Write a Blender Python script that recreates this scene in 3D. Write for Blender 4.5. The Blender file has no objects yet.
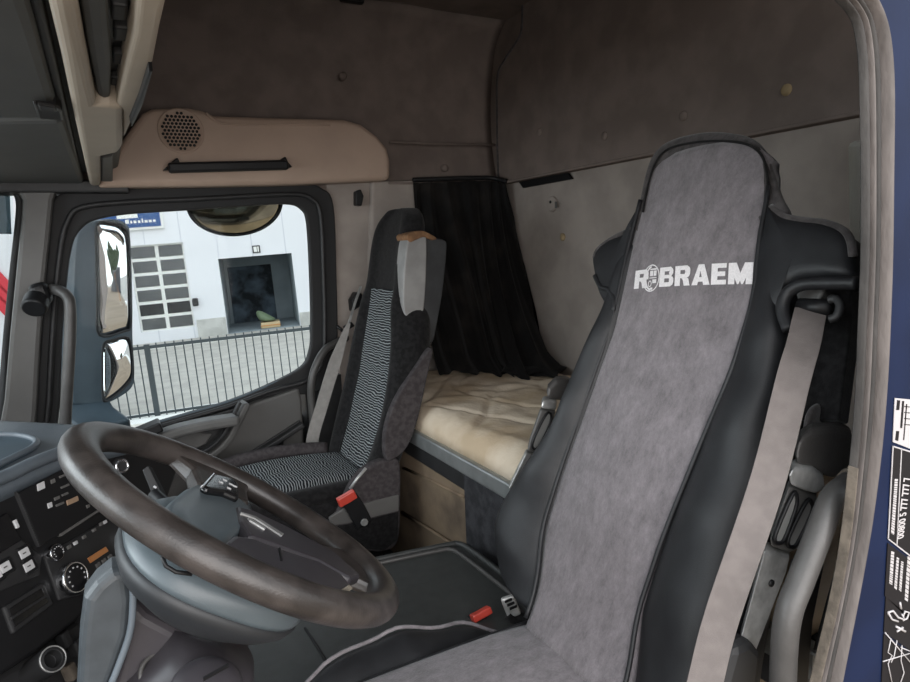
import bpy, bmesh, math, random
from mathutils import Vector, Matrix
random.seed(4)
C = bpy.context.scene.collection
V = Vector
# ------------------------------------------------------------------ camera, world, light, exposure
FPX = 640.0
RX = V((0.87728081, 0.10833295, 0.46759208))      # world axes seen from the camera (right, up, forward)
RY = V((-0.47800427, 0.10894684, 0.87157473))
RZ = V((-0.04347758, 0.98812679, -0.14736058))
cam_d = bpy.data.cameras.new('camera'); cam = bpy.data.objects.new('camera', cam_d); C.objects.link(cam)
cam_d.sensor_width = 36; cam_d.lens = FPX / 910 * 36; cam_d.clip_start = 0.02; cam_d.clip_end = 300
cam.matrix_world = Matrix(((RX[0], RX[1], -RX[2], 0), (RY[0], RY[1], -RY[2], 0), (RZ[0], RZ[1], -RZ[2], 0), (0, 0, 0, 1)))
sc = bpy.context.scene
sc.camera = cam
sc.view_settings.view_transform = 'Standard'; sc.view_settings.look = 'None'
sc.view_settings.exposure = 0.0; sc.view_settings.gamma = 1.0; sc.view_settings.use_curve_mapping = False
w = bpy.data.worlds.new('overcast_sky'); sc.world = w; w.use_nodes = True
nt = w.node_tree; nt.nodes.clear()
wo = nt.nodes.new('ShaderNodeOutputWorld'); bg = nt.nodes.new('ShaderNodeBackground')
tc = nt.nodes.new('ShaderNodeTexCoord'); sep = nt.nodes.new('ShaderNodeSeparateXYZ')
rmp = nt.nodes.new('ShaderNodeValToRGB')
nz = nt.nodes.new('ShaderNodeTexNoise'); nz.inputs['Scale'].default_value = 3.0; nz.inputs['Detail'].default_value = 6
mixw = nt.nodes.new('ShaderNodeMixRGB'); mixw.blend_type = 'MULTIPLY'; mixw.inputs[0].default_value = 0.25
nt.links.new(tc.outputs['Generated'], sep.inputs[0]); nt.links.new(tc.outputs['Generated'], nz.inputs['Vector'])
nt.links.new(sep.outputs['Z'], rmp.inputs[0])
rmp.color_ramp.elements[0].position = 0.0; rmp.color_ramp.elements[0].color = (1.0, 0.985, 0.955, 1)
rmp.color_ramp.elements[1].position = 0.7; rmp.color_ramp.elements[1].color = (0.86, 0.93, 1.0, 1)
nt.links.new(rmp.outputs[0], mixw.inputs[1]); nt.links.new(nz.outputs['Fac'], mixw.inputs[2])
nt.links.new(mixw.outputs[0], bg.inputs[0]); bg.inputs[1].default_value = 2.05
nt.links.new(bg.outputs[0], wo.inputs[0])

def area(name, loc, target, sx, sy, power, color):
    l = bpy.data.lights.new(name, 'AREA'); l.shape = 'RECTANGLE'; l.size = sx; l.size_y = sy; l.energy = power; l.color = color
    o = bpy.data.objects.new(name, l); C.objects.link(o); o.location = loc
    o.rotation_euler = (V(target) - V(loc)).to_track_quat('-Z', 'Y').to_euler()
    return o
area('door_daylight', (0.1, -1.6, 0.45), (0.8, 1.4, 0.0), 3.0, 2.4, 92, (1.0, 0.96, 0.94))

area('windscreen_daylight', (-1.25, 1.35, 0.25), (0.9, 1.4, -0.3), 1.8, 0.8, 26, (0.93, 0.97, 1.0))

# ------------------------------------------------------------------ pixel rays -> points in the cab
def ray(px, py):
    d = V(((px - 455) / FPX, (341 - py) / FPX, 1.0))
    return V((RX.dot(d), RY.dot(d), RZ.dot(d)))
def onX(px, py, x): d = ray(px, py); return d * (x / d.x)
def onY(px, py, y): d = ray(px, py); return d * (y / d.y)
def onZ(px, py, z): d = ray(px, py); return d * (z / d.z)
def hit(px, py, p0, n): d = ray(px, py); return d * (p0.dot(n) / d.dot(n))

# ------------------------------------------------------------------ materials
MATS = {}
def mat(name, col, rough=0.6, metal=0.0, var=0.0, vscale=20.0, bump=0.0, bscale=200.0, spec=0.5, col2=None, coat=0.0, sheen=0.0, vdet=4, stretch=None, c_lo=0.4, c_hi=0.62, nrough=0.5):
    m = bpy.data.materials.new(name); m.use_nodes = True; n = m.node_tree; b = n.nodes['Principled BSDF']
    b.inputs['Base Color'].default_value = (*col, 1); b.inputs['Roughness'].default_value = rough; b.inputs['Metallic'].default_value = metal
    b.inputs['Specular IOR Level'].default_value = spec; b.inputs['Coat Weight'].default_value = coat; b.inputs['Sheen Weight'].default_value = sheen
    tcn = n.nodes.new('ShaderNodeTexCoord'); src = tcn.outputs['Object']
    if stretch:
        mp = n.nodes.new('ShaderNodeMapping'); mp.inputs['Scale'].default_value = stretch; n.links.new(src, mp.inputs[0]); src = mp.outputs[0]
    if var > 0 or col2:
        t = n.nodes.new('ShaderNodeTexNoise'); t.inputs['Scale'].default_value = vscale; t.inputs['Detail'].default_value = vdet; t.inputs['Roughness'].default_value = nrough
        n.links.new(src, t.inputs['Vector'])
        r = n.nodes.new('ShaderNodeValToRGB'); r.color_ramp.elements[0].position = c_lo; r.color_ramp.elements[1].position = c_hi
        c2 = col2 if col2 else tuple(min(1, c * (1 + var)) for c in col)
        c1 = col if col2 else tuple(c * (1 - var) for c in col)
        r.color_ramp.elements[0].color = (*c1, 1); r.color_ramp.elements[1].color = (*c2, 1)
        n.links.new(t.outputs['Fac'], r.inputs[0]); n.links.new(r.outputs[0], b.inputs['Base Color'])
    if bump > 0:
        t2 = n.nodes.new('ShaderNodeTexNoise'); t2.inputs['Scale'].default_value = bscale; t2.inputs['Detail'].default_value = 3
        n.links.new(src, t2.inputs['Vector'])
        bp = n.nodes.new('ShaderNodeBump'); bp.inputs['Strength'].default_value = bump; bp.inputs['Distance'].default_value = 0.004
        n.links.new(t2.outputs['Fac'], bp.inputs['Height']); n.links.new(bp.outputs[0], b.inputs['Normal'])
    MATS[name] = m
    return m
M = MATS
mat('headliner_felt', (0.215, 0.175, 0.155), 0.95, var=0.10, vscale=9, bump=0.25, bscale=350, spec=0.1)
mat('wall_felt', (0.36, 0.315, 0.285), 0.95, var=0.10, vscale=7, bump=0.25, bscale=350, spec=0.1)
mat('hub_shade_rim_dark', (0.020, 0.022, 0.025), 0.5, bump=0.05, bscale=600)  # shade under the wheel hub put into the colour; also plain dark mirror rims
mat('beige_plastic', (0.50, 0.37, 0.29), 0.55, var=0.05, vscale=6, bump=0.05, bscale=600)
mat('console_beige', (0.42, 0.36, 0.29), 0.55, var=0.05, vscale=6, bump=0.05, bscale=600)
mat('dark_plastic', (0.021, 0.021, 0.022), 0.52, var=0.15, vscale=15, bump=0.05, bscale=500)
mat('black_plastic', (0.010, 0.010, 0.011), 0.45, spec=0.35)
mat('black_rubber', (0.016, 0.016, 0.017), 0.7, bump=0.05)
mat('grey_plastic', (0.115, 0.112, 0.108), 0.55, var=0.08, vscale=10, bump=0.06, bscale=600)
mat('slot_grey', (0.30, 0.30, 0.29), 0.5)
mat('stud_yellow', (0.36, 0.27, 0.15), 0.8)
mat('mid_plastic', (0.105, 0.102, 0.098), 0.5, var=0.06, vscale=10, bump=0.06, bscale=600)
mat('lid_grey', (0.075, 0.077, 0.075), 0.6, var=0.06, vscale=8, bump=0.06, bscale=600)
mat('fin_grey', (0.045, 0.053, 0.060), 0.4, var=0.1, vscale=40, bump=0.1, bscale=900)
mat('shell_dark', (0.035, 0.036, 0.038), 0.7, var=0.15, vscale=20)
mat('dash_blue_grey', (0.105, 0.125, 0.145), 0.42, var=0.08, vscale=12, bump=0.08, bscale=900)
mat('hub_blue_grey', (0.082, 0.102, 0.114), 0.34, var=0.08, vscale=12, bump=0.08, bscale=900)
mat('column_purple_grey', (0.040, 0.036, 0.041), 0.42, var=0.08, vscale=12, bump=0.05, bscale=900)
mat('rim_leather', (0.038, 0.032, 0.0295), 0.33, var=0.32, vscale=26, bump=0.10, bscale=420)
mat('suede_grey', (0.192, 0.175, 0.185), 0.95, var=0.34, vscale=24, bump=0.4, bscale=200, sheen=0.25, spec=0.15, vdet=14, nrough=0.85, stretch=(1, 1.3, 0.7), c_lo=0.36, c_hi=0.64)
mat('velour_dark', (0.062, 0.056, 0.056), 0.95, var=0.25, vscale=60, bump=0.3, bscale=300, sheen=0.25, spec=0.1)
mat('black_leather', (0.014, 0.0145, 0.0165), 0.52, var=0.15, vscale=30, bump=0.12, bscale=500, spec=0.5)
mat('black_cloth', (0.014, 0.0135, 0.014), 0.95, var=0.3, vscale=70, bump=0.25, bscale=400, spec=0.1, sheen=0.1)
mat('dark_cloth', (0.062, 0.055, 0.057), 0.95, var=0.2, vscale=70, bump=0.25, bscale=400, spec=0.1)
mat('grey_vinyl', (0.27, 0.265, 0.26), 0.6, var=0.12, vscale=14, bump=0.1, bscale=300)
mat('belt_grey', (0.30, 0.285, 0.27), 0.7, var=0.08, vscale=40, bump=0.2, bscale=700, spec=0.3)
mat('curtain_black', (0.010, 0.0095, 0.0095), 0.95, col2=(0.030, 0.026, 0.023), vscale=7, c_lo=0.5, c_hi=0.8, bump=0.2, bscale=300, spec=0.1, sheen=0.05)
mat('belt_webbing', (0.17, 0.148, 0.14), 0.7, var=0.08, vscale=40, bump=0.2, bscale=700, spec=0.3)
mat('mattress_cloth', (0.55, 0.43, 0.30), 0.95, col2=(0.72, 0.61, 0.48), vscale=6, bump=0.6, bscale=45, spec=0.1, vdet=9, c_lo=0.36, c_hi=0.6)
mat('kick_board', (0.22, 0.165, 0.115), 0.85, col2=(0.075, 0.06, 0.05), vscale=5.5, bump=0.2, bscale=150, spec=0.1, vdet=7, c_lo=0.45, c_hi=0.7)
mat('kick_flap', (0.042, 0.042, 0.046), 0.9, var=0.25, vscale=25, bump=0.3, bscale=200, spec=0.1)
mat('aluminium', (0.40, 0.42, 0.42), 0.45, metal=0.75, var=0.08, vscale=20)
mat('worn_metal', (0.50, 0.50, 0.49), 0.42, metal=0.6, var=0.2, vscale=35)
mat('chrome', (0.75, 0.76, 0.78), 0.16, metal=1.0)
mat('tube_grey', (0.065, 0.062, 0.06), 0.42, var=0.1, vscale=20, bump=0.1)
mat('tunnel_rubber', (0.040, 0.042, 0.041), 0.48, var=0.1, vscale=30, bump=0.15, bscale=450)
mat('floor_carpet', (0.022, 0.022, 0.022), 0.95, var=0.3, vscale=60, bump=0.4, bscale=300, spec=0.1)
mat('red_plastic', (0.55, 0.06, 0.04), 0.35)
mat('white_ink', (0.80, 0.77, 0.78), 0.8, var=0.06, vscale=300)
mat('icon_white', (0.55, 0.55, 0.56), 0.5)
mat('icon_tan', (0.35, 0.24, 0.16), 0.5)
mat('orange_lcd', (0.50, 0.21, 0.075), 0.3)
mat('screen_black', (0.008, 0.008, 0.009), 0.15)
mat('blue_paint', (0.0068, 0.0138, 0.044), 0.55, var=0.12, vscale=9, spec=0.15)
mat('seal_rubber', (0.030, 0.027, 0.025), 0.62, var=0.35, vscale=25, bump=0.3, bscale=150, stretch=(1, 1, .4))
mat('pale_trim', (0.62, 0.62, 0.57), 0.6)
mat('seal_grey', (0.108, 0.094, 0.088), 0.62, var=0.25, vscale=25, bump=0.3, bscale=150, stretch=(1, 1, .35))
mat('seal_ochre', (0.115, 0.095, 0.075), 0.9, var=0.3, vscale=40, bump=0.3, bscale=150)
mat('sticker_black', (0.016, 0.014, 0.015), 0.7, spec=0.15)
mat('sticker_white', (0.50, 0.475, 0.48), 0.5)
mat('cladding_white', (0.76, 0.77, 0.79), 0.6, var=0.02, vscale=0.5)
mat('base_concrete', (0.50, 0.50, 0.47), 0.9, var=0.12, vscale=3)
mat('pane_grey', (0.10, 0.105, 0.105), 0.25, var=0.2, vscale=0.8)
mat('pane_dark', (0.035, 0.037, 0.038), 0.2, var=0.3, vscale=1.5)
mat('bay_grey', (0.26, 0.30, 0.32), 0.8, var=0.1, vscale=1)
mat('bay_dark', (0.055, 0.072, 0.09), 0.9, var=0.8, vscale=1.6, vdet=7)
mat('bay_side', (0.42, 0.48, 0.50), 0.8)
mat('sign_blue', (0.015, 0.075, 0.24), 0.35)
mat('fence_metal', (0.05, 0.065, 0.072), 0.5)
mat('asphalt', (0.44, 0.42, 0.375), 0.95, col2=(0.36, 0.345, 0.31), vscale=2.5, vdet=8, bump=0.2, bscale=60)
mat('yard_sand', (0.27, 0.205, 0.14), 0.95, col2=(0.21, 0.16, 0.11), vscale=0.8, vdet=8)
mat('kerb_white', (0.80, 0.80, 0.76), 0.8)
mat('mirror_housing', (0.060, 0.085, 0.105), 0.45, var=0.08, vscale=15)
mat('mirror_glass', (0.88, 0.90, 0.92), 0.015, metal=1.0)
mat('kerb_mirror_glass', (0.52, 0.49, 0.38), 0.10, metal=1.0, var=0.2, vscale=9)
mat('leaf_green', (0.035, 0.06, 0.025), 0.9, var=0.5, vscale=3)
mat('bark', (0.08, 0.06, 0.045), 0.9)
mat('orange_paint', (0.55, 0.25, 0.08), 0.5)
mat('container_dark', (0.05, 0.055, 0.065), 0.6)
mat('crate_tan', (0.55, 0.42, 0.24), 0.7)
mat('tarp_green', (0.14, 0.19, 0.11), 0.7)
mat('trailer_white', (0.70, 0.73, 0.76), 0.5)
mat('trailer_red', (0.60, 0.03, 0.05), 0.5)
mat('stain_orange', (0.22, 0.115, 0.055), 0.8, var=0.25, vscale=40)

# window glass: clear with a weak reflection
g = bpy.data.materials.new('clear_glass'); g.use_nodes = True; gn = g.node_tree; gn.nodes.clear()
go = gn.nodes.new('ShaderNodeOutputMaterial'); gt = gn.nodes.new('ShaderNodeBsdfTransparent'); gg = gn.nodes.new('ShaderNodeBsdfGlossy')
gm = gn.nodes.new('ShaderNodeMixShader'); gf = gn.nodes.new('ShaderNodeFresnel'); gf.inputs[0].default_value = 1.12
gt.inputs[0].default_value = (0.95, 0.98, 0.99, 1); gg.inputs['Roughness'].default_value = 0.01
gn.links.new(gf.outputs[0], gm.inputs[0]); gn.links.new(gt.outputs[0], gm.inputs[1]); gn.links.new(gg.outputs[0], gm.inputs[2]); gn.links.new(gm.outputs[0], go.inputs[0])
M['clear_glass'] = g

g2 = g.copy(); g2.name = 'tinted_glass'; M['tinted_glass'] = g2
for n_ in g2.node_tree.nodes:
    if n_.type == 'BSDF_TRANSPARENT': n_.inputs[0].default_value = (0.22, 0.27, 0.29, 1)

# woven wavy-line upholstery of the passenger seat
def wave_cloth(name, direction, scale):
    m = bpy.data.materials.new(name); m.use_nodes = True; n = m.node_tree; b = n.nodes['Principled BSDF']; b.inputs['Roughness'].default_value = 0.95
    b.inputs['Specular IOR Level'].default_value = 0.1
    t = n.nodes.new('ShaderNodeTexCoord'); wv = n.nodes.new('ShaderNodeTexWave'); wv.bands_direction = direction
    wv.inputs['Scale'].default_value = scale; wv.inputs['Distortion'].default_value = 6.5; wv.inputs['Detail'].default_value = 2.5; wv.inputs['Detail Scale'].default_value = 0.8
    n.links.new(t.outputs['Object'], wv.inputs['Vector'])
    r = n.nodes.new('ShaderNodeValToRGB'); r.color_ramp.elements[0].position = 0.56; r.color_ramp.elements[0].color = (0.014, 0.016, 0.019, 1)
    r.color_ramp.elements[1].position = 0.86; r.color_ramp.elements[1].color = (0.29, 0.31, 0.32, 1)
    n.links.new(wv.outputs['Fac'], r.inputs[0]); n.links.new(r.outputs[0], b.inputs['Base Color'])
    MATS[name] = m
wave_cloth('wave_cloth_back', 'Z', 36)
wave_cloth('wave_cloth_seat', 'X', 36)
# cladding seams
def seams(m, axis, pitch, width, dark):
    n = m.node_tree; b = n.nodes['Principled BSDF']; t = n.nodes.new('ShaderNodeTexCoord'); s = n.nodes.new('ShaderNodeSeparateXYZ'); n.links.new(t.outputs['Object'], s.inputs[0])
    a = n.nodes.new('ShaderNodeMath'); a.operation = 'DIVIDE'; n.links.new(s.outputs[axis], a.inputs[0]); a.inputs[1].default_value = pitch
    f = n.nodes.new('ShaderNodeMath'); f.operation = 'FRACT'; n.links.new(a.outputs[0], f.inputs[0])
    l = n.nodes.new('ShaderNodeMath'); l.operation = 'LESS_THAN'; n.links.new(f.outputs[0], l.inputs[0]); l.inputs[1].default_value = width
    mx = n.nodes.new('ShaderNodeMixRGB'); n.links.new(l.outputs[0], mx.inputs[0])
    old = b.inputs['Base Color'].links[0].from_socket
    n.links.new(old, mx.inputs[1]); mx.inputs[2].default_value = (*dark, 1); n.links.new(mx.outputs[0], b.inputs['Base Color'])
seams(M['cladding_white'], 'X', 1.05, 0.035, (0.60, 0.62, 0.66))

# ------------------------------------------------------------------ building helpers
def obj(name, bm, m, parent=None, smooth=True, sub=0, bev=0.0, bseg=2):
    bmesh.ops.recalc_face_normals(bm, faces=bm.faces[:])
    me = bpy.data.meshes.new(name); bm.to_mesh(me); bm.free()
    me.materials.append(M[m] if isinstance(m, str) else m)
    if smooth:
        for p in me.polygons: p.use_smooth = True
    o = bpy.data.objects.new(name, me); C.objects.link(o)
    if bev > 0:
        b = o.modifiers.new('bevel', 'BEVEL'); b.width = bev; b.segments = bseg; b.limit_method = 'ANGLE'; b.angle_limit = math.radians(40)
        b.harden_normals = False
        w_ = o.modifiers.new('wn', 'WEIGHTED_NORMAL'); w_.keep_sharp = True
    elif smooth and not sub:
        pass
    if sub:
        s = o.modifiers.new('sub', 'SUBSURF'); s.levels = sub; s.render_levels = sub
    if parent: join(o, parent)
    return o
def join(o, parent):
    o.parent = parent
    p = parent; off = V((0, 0, 0))
    while p: off += p.location; p = p.parent
    o.matrix_parent_inverse = Matrix.Translation(-off) if parent.type == 'EMPTY' else Matrix.Identity(4)
def tag(o, label, cat, group=None, kind=None):
    o['label'] = label; o['category'] = cat
    if group: o['group'] = group
    if kind: o['kind'] = kind
    return o
def thing(name, label, cat, loc, group=None):
    o = bpy.data.objects.new(name, None); o.empty_display_size = 0.1; C.objects.link(o); o.location = loc
    return tag(o, label, cat, group)
def struct(o, label=None):
    o['kind'] = 'structure'
    if label: o['label'] = label
    return o
def lab(o, label): o['label'] = label; return o

def crom(pts, n, closed=False):
    """resample a polyline with a Catmull-Rom spline, n points"""
    P = [V(p) for p in pts]; N = len(P); out = []
    segs = N if closed else N - 1
    for i in range(n):
        t = i / n * segs if closed else i / (n - 1) * segs
        k = min(int(t), segs - 1); f = t - k
        if closed: a, b, c, d = (P[(k + j - 1) % N] for j in range(4))
        else: a, b, c, d = P[max(k - 1, 0)], P[k], P[k + 1], P[min(k + 2, N - 1)]
        out.append(0.5 * ((2 * b) + (c - a) * f + (2 * a - 5 * b + 4 * c - d) * f * f + (3 * b - a - 3 * c + d) * f ** 3))
    return out
def interp(tab, x):
    if x <= tab[0][0]: return tab[0][1]
    for (a, b), (c, d) in zip(tab, tab[1:]):
        if x <= c:
            f = (x - a) / (c - a); return b + (d - b) * f
    return tab[-1][1]
def loft(rings, bm=None, caps=True, closed=True):
    bm = bm or bmesh.new()
    vs = [[bm.verts.new(p) for p in r] for r in rings]
    n = len(rings[0])
    for a, b in zip(vs, vs[1:]):
        for i in range(n if closed else n - 1):
            j = (i + 1) % n
            bm.faces.new((a[i], a[j], b[j], b[i]))
    if caps and closed:
        bm.faces.new(vs[0][::-1]); bm.faces.new(vs[-1])
    return bm
def tube(path, r, bm=None, n=12, smooth_n=0, closed=False, rfun=None):
    P = [V(p) for p in path]
    if smooth_n: P = crom(P, smooth_n, closed)
    bm = bm or bmesh.new(); rings = []; N = len(P); prev = None
    for i, p in enumerate(P):
        if closed: t = (P[(i + 1) % N] - P[i - 1])
        else: t = P[min(i + 1, N - 1)] - P[max(i - 1, 0)]
        t.normalize()
        if prev is None:
            up = V((0, 0, 1)) if abs(t.z) < 0.9 else V((1, 0, 0)); a = t.cross(up).normalized()
        else:
            a = (prev - t * prev.dot(t)).normalized()
        prev = a; b = t.cross(a); rr = rfun(i / max(1, N - 1)) if rfun else r
        rx, ry = rr if isinstance(rr, tuple) else (rr, rr)
        rings.append([p + a * math.cos(2 * math.pi * k / n) * rx + b * math.sin(2 * math.pi * k / n) * ry for k in range(n)])
    if closed: rings.append(rings[0]); 
    loft(rings, bm, caps=not closed)
    if closed: bmesh.ops.remove_doubles(bm, verts=bm.verts[:], dist=1e-6)
    return bm
def strap(path, width_dir, wd, th, bm=None):
    """flat webbing: path points, a width direction (or list) and a thickness"""
    P = [V(p) for p in path]; rings = []; N = len(P)
    for i, p in enumerate(P):
        t = (P[min(i + 1, N - 1)] - P[max(i - 1, 0)]).normalized()
        wv = V(width_dir[i] if isinstance(width_dir, list) else width_dir); wv = (wv - t * wv.dot(t)).normalized(); nv = t.cross(wv)
        ww = wd[i] if isinstance(wd, list) else wd
        rings.append([p + wv * ww / 2 + nv * th / 2, p - wv * ww / 2 + nv * th / 2, p - wv * ww / 2 - nv * th / 2, p + wv * ww / 2 - nv * th / 2])
    return loft(rings, bm)
def box(lo, hi, bm=None):
    return fbox(V(((lo[0] + hi[0]) / 2, (lo[1] + hi[1]) / 2, (lo[2] + hi[2]) / 2)), V((1, 0, 0)), V((0, 1, 0)), V((0, 0, 1)), hi[0] - lo[0], hi[1] - lo[1], hi[2] - lo[2], bm)
def fbox(c, ax, ay, az, sx, sy, sz, bm=None):
    bm = bm or bmesh.new(); vs = []
    for i in (-.5, .5):
        for j in (-.5, .5):
            for k in (-.5, .5):
                vs.append(bm.verts.new(V(c) + V(ax) * sx * i + V(ay) * sy * j + V(az) * sz * k))
    for f in ((0, 1, 3, 2), (4, 6, 7, 5), (0, 4, 5, 1), (2, 3, 7, 6), (0, 2, 6, 4), (1, 5, 7, 3)): bm.faces.new([vs[q] for q in f])
    return bm
def prism(outline, direction, bm=None):
    bm = bm or bmesh.new(); d = V(direction)
    a = [bm.verts.new(p) for p in outline]; b = [bm.verts.new(V(p) + d) for p in outline]; n = len(a)
    bm.faces.new(a); bm.faces.new(b[::-1])
    for i in range(n): bm.faces.new((a[i], b[i], b[(i + 1) % n], a[(i + 1) % n]))
    return bm
def ringprism(outer, inner, direction, bm=None):
    bm = bm or bmesh.new(); d = V(direction); n = len(outer)
    o0 = [bm.verts.new(p) for p in outer]; i0 = [bm.verts.new(p) for p in inner]; o1 = [bm.verts.new(V(p) + d) for p in outer]; i1 = [bm.verts.new(V(p) + d) for p in inner]
    for k in range(n):
        j = (k + 1) % n
        bm.faces.new((o0[k], o0[j], i0[j], i0[k])); bm.faces.new((o1[k], i1[k], i1[j], o1[j]))
        bm.faces.new((o0[k], o1[k], o1[j], o0[j])); bm.faces.new((i0[k], i0[j], i1[j], i1[k]))
    return bm
def disc(c, axis, r, h, bm=None, n=24, rtop=None, prof=None):
    """lathe around axis: prof = [(radius, height)...]"""
    bm = bm or bmesh.new(); ax = V(axis).normalized(); a = ax.orthogonal().normalized(); b = ax.cross(a)
    prof = prof or [(r, 0), (rtop or r, h)]
    rings = [[V(c) + ax * hh + a * math.cos(2 * math.pi * k / n) * rr + b * math.sin(2 * math.pi * k / n) * rr for k in range(n)] for rr, hh in prof]
    return loft(rings, bm)
def sheet(fn, nu, nv, th=0.0, bm=None):
    """grid surface fn(u,v) -> point, 0..1; with thickness along fn normal when th"""
    bm = bm or bmesh.new()
    g_ = [[V(fn(i / nu, j / nv)) for j in range(nv + 1)] for i in range(nu + 1)]
    vs = [[bm.verts.new(p) for p in r] for r in g_]
    for i in range(nu):
        for j in range(nv): bm.faces.new((vs[i][j], vs[i + 1][j], vs[i + 1][j + 1], vs[i][j + 1]))
    if th:
        bm.normal_update()
        off = V(th) if not isinstance(th, (int, float)) else None
        fs = bm.faces[:]; old = {v: (v.normal.copy()) for v in bm.verts}
        r = bmesh.ops.extrude_face_region(bm, geom=fs, use_keep_orig=True)
        nv_ = [x for x in r['geom'] if isinstance(x, bmesh.types.BMVert)]
        for v in nv_: v.co = v.co + (off if off is not None else v.normal * th)
    return bm
def lettering(text, size, bold, extr, mapf, spacing=1.0, sx=1.0):
    """mesh of a word, its points sent through mapf(x, y, z)"""
    cu = bpy.data.curves.new('lettering', 'FONT'); cu.body = text; cu.size = size; cu.offset = bold; cu.extrude = extr; cu.space_character = spacing
    cu.resolution_u = 3
    o = bpy.data.objects.new('lettering', cu); C.objects.link(o)
    dg = bpy.context.evaluated_depsgraph_get(); dg.update()
    me = bpy.data.meshes.new_from_object(o.evaluated_get(dg)); bpy.data.objects.remove(o)
    bm = bmesh.new(); bm.from_mesh(me); bpy.data.meshes.remove(me)
    xs = [v.co.x for v in bm.verts]; x0, x1 = min(xs), max(xs)
    for v in bm.verts: v.co = mapf((v.co.x - x0) * sx, v.co.y, v.co.z)
    return bm, (x1 - x0) * sx

# ------------------------------------------------------------------ the cab shell
YW, XR, ZF, ZC, YD = 2.50, 1.60, -1.15, 0.93, 0.42      # passenger side wall, rear wall, floor, ceiling, plane of the open driver's door
struct(obj('floor', box((-0.95, 0.40, ZF - 0.06), (XR + 0.1, YW + 0.12, ZF)), 'floor_carpet', smooth=False))
struct(obj('ceiling', box((-0.95, 0.40, ZC), (XR + 0.1, YW + 0.12, ZC + 0.05)), 'headliner_felt', smooth=False))
struct(obj('wall_rear', box((XR, 0.44, ZF), (XR + 0.08, YW + 0.10, 0.262)), 'wall_felt', smooth=False))
struct(obj('wall_rear_top', box((XR, 0.44, 0.262), (XR + 0.08, YW + 0.10, ZC)), 'headliner_felt', smooth=False))
struct(obj('wall_right_lower', box((-0.95, YW + 0.06, ZF), (0.80, YW + 0.10, -0.66)), 'dark_plastic', smooth=False))
struct(obj('wall_right_post', box((0.648, YW - 0.01, ZF), (0.80, YW + 0.10, -0.50)), 'dark_plastic', smooth=False))
struct(obj('wall_right', box((0.80, YW, ZF), (XR, YW + 0.10, 0.27)), 'wall_felt', smooth=False))
# upper side wall: felt skin bulging outward above the ledge
def side_up(u, v):
    x = -0.95 + u * (XR + 0.95); z = 0.225 + v * (ZC - 0.225)
    bulge = 0.05 * math.sin(math.pi * min(1, v * 1.15)) 
    pil = 0.022 * math.exp(-((x - 1.12) / 0.10) ** 2) * max(0, v - 0.35)
    rnd = 0.10 * max(0, (v - 0.82) / 0.18) ** 2
    return (x, YW + bulge - rnd - pil, z)
struct(obj('wall_right_upper', sheet(side_up, 60, 24, V((0, .02, 0))), 'headliner_felt'))
# rear upper headliner panel with its stepped side edge
edge = crom([onX(499, 180, 1.57), onX(498, 150, 1.57), onX(497.5, 110, 1.57), onX(498, 76, 1.57), onX(505, 60, 1.57), onX(517, 42, 1.57), onX(522, 30, 1.57), onX(523, 2, 1.57)], 30)
edge.append(V((1.57, edge[-1].y, ZC)))
botl = V((1.57, 0.44, 0.262)); edge[0].z = 0.268
struct(obj('wall_rear_upper', prism(edge + [V((1.57, 0.44, ZC)), botl], (0.03, 0, 0)), 'headliner_felt', smooth=False, bev=0.008))
struct(obj('trim_10', tube([V((1.567, p.y, p.z)) for p in edge[:-1]], 0.0045, n=8), 'velour_dark'))
# ledge strip between lower and upper panels
struct(obj('trim_1', box((1.555, 0.44, 0.256), (1.60, YW, 0.266)), 'headliner_felt', smooth=False, bev=0.003))
struct(obj('trim_2', box((1.05, YW - 0.035, 0.258), (1.60, YW + 0.05, 0.268)), 'headliner_felt', smooth=False, bev=0.003))
# grey belt tower cover on the passenger side pillar
tw = [onY(372, 181, 2.47), onY(418, 180, 2.47), onY(420, 250, 2.47), onY(415, 420, 2.47), onY(378, 420, 2.47), onY(370, 260, 2.47)]
struct(obj('trim_3', prism(tw, (0, 0.05, 0)), 'wall_felt', smooth=False, bev=0.012))
# driver's side: pillar, painted outside, with rubber door seal
inner_px = [(824, -14), (838, 0), (848, 11), (855, 24), (859, 45), (861, 70), (862, 100), (863, 160), (863, 250), (860, 330), (857, 400), (851, 470), (843, 540), (832, 600), (818, 660), (804, 720)]
outer_px = [(852, -36), (866, -16), (876, 0), (884, 19), (889, 40), (892, 70), (893, 110), (892, 170), (891, 250), (889, 320), (886, 380), (881, 440), (872, 510), (860, 580), (845, 660), (832, 730)]
def sealpath(px, y):
    P = [onY(a, b, y) for a, b in px]
    return P
inn = sealpath(inner_px, YD); out = sealpath(outer_px, YD)
# carry the opening on over the door head, towards the front (beyond the frame)
def head(P, top):
    a = P[0]
    return [V((-0.6, a.y, a.z + 0.06)), V((a.x - 0.5, a.y, a.z + 0.058)), V((a.x - 0.2, a.y, a.z + 0.050)), V((a.x - 0.06, a.y, a.z + 0.028))] + P
inn2 = crom(head(inn, inn[0].z + 0.10), 90); out2 = crom(head(out, inn[0].z + 0.155), 90)
mid2 = [a.lerp(b, 0.5) for a, b in zip(inn2, out2)]
bmw = bmesh.new()
ringA = [V((p.x, YD + 0.012, p.z)) for p in out2]; ringB = [V((max(p.x + 0.0, -0.6) if i < 20 else 1.80, YD + 0.012, p.z if i >= 20 else 1.05)) for i, p in enumerate(out2)]
n_ = len(ringA)
fr = [[bmw.verts.new(p) for p in ringA], [bmw.verts.new(p) for p in ringB]]
bk = [[bmw.verts.new(p + V((0, 0.012, 0))) for p in ringA], [bmw.verts.new(p + V((0, 0.012, 0))) for p in ringB]]
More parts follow.
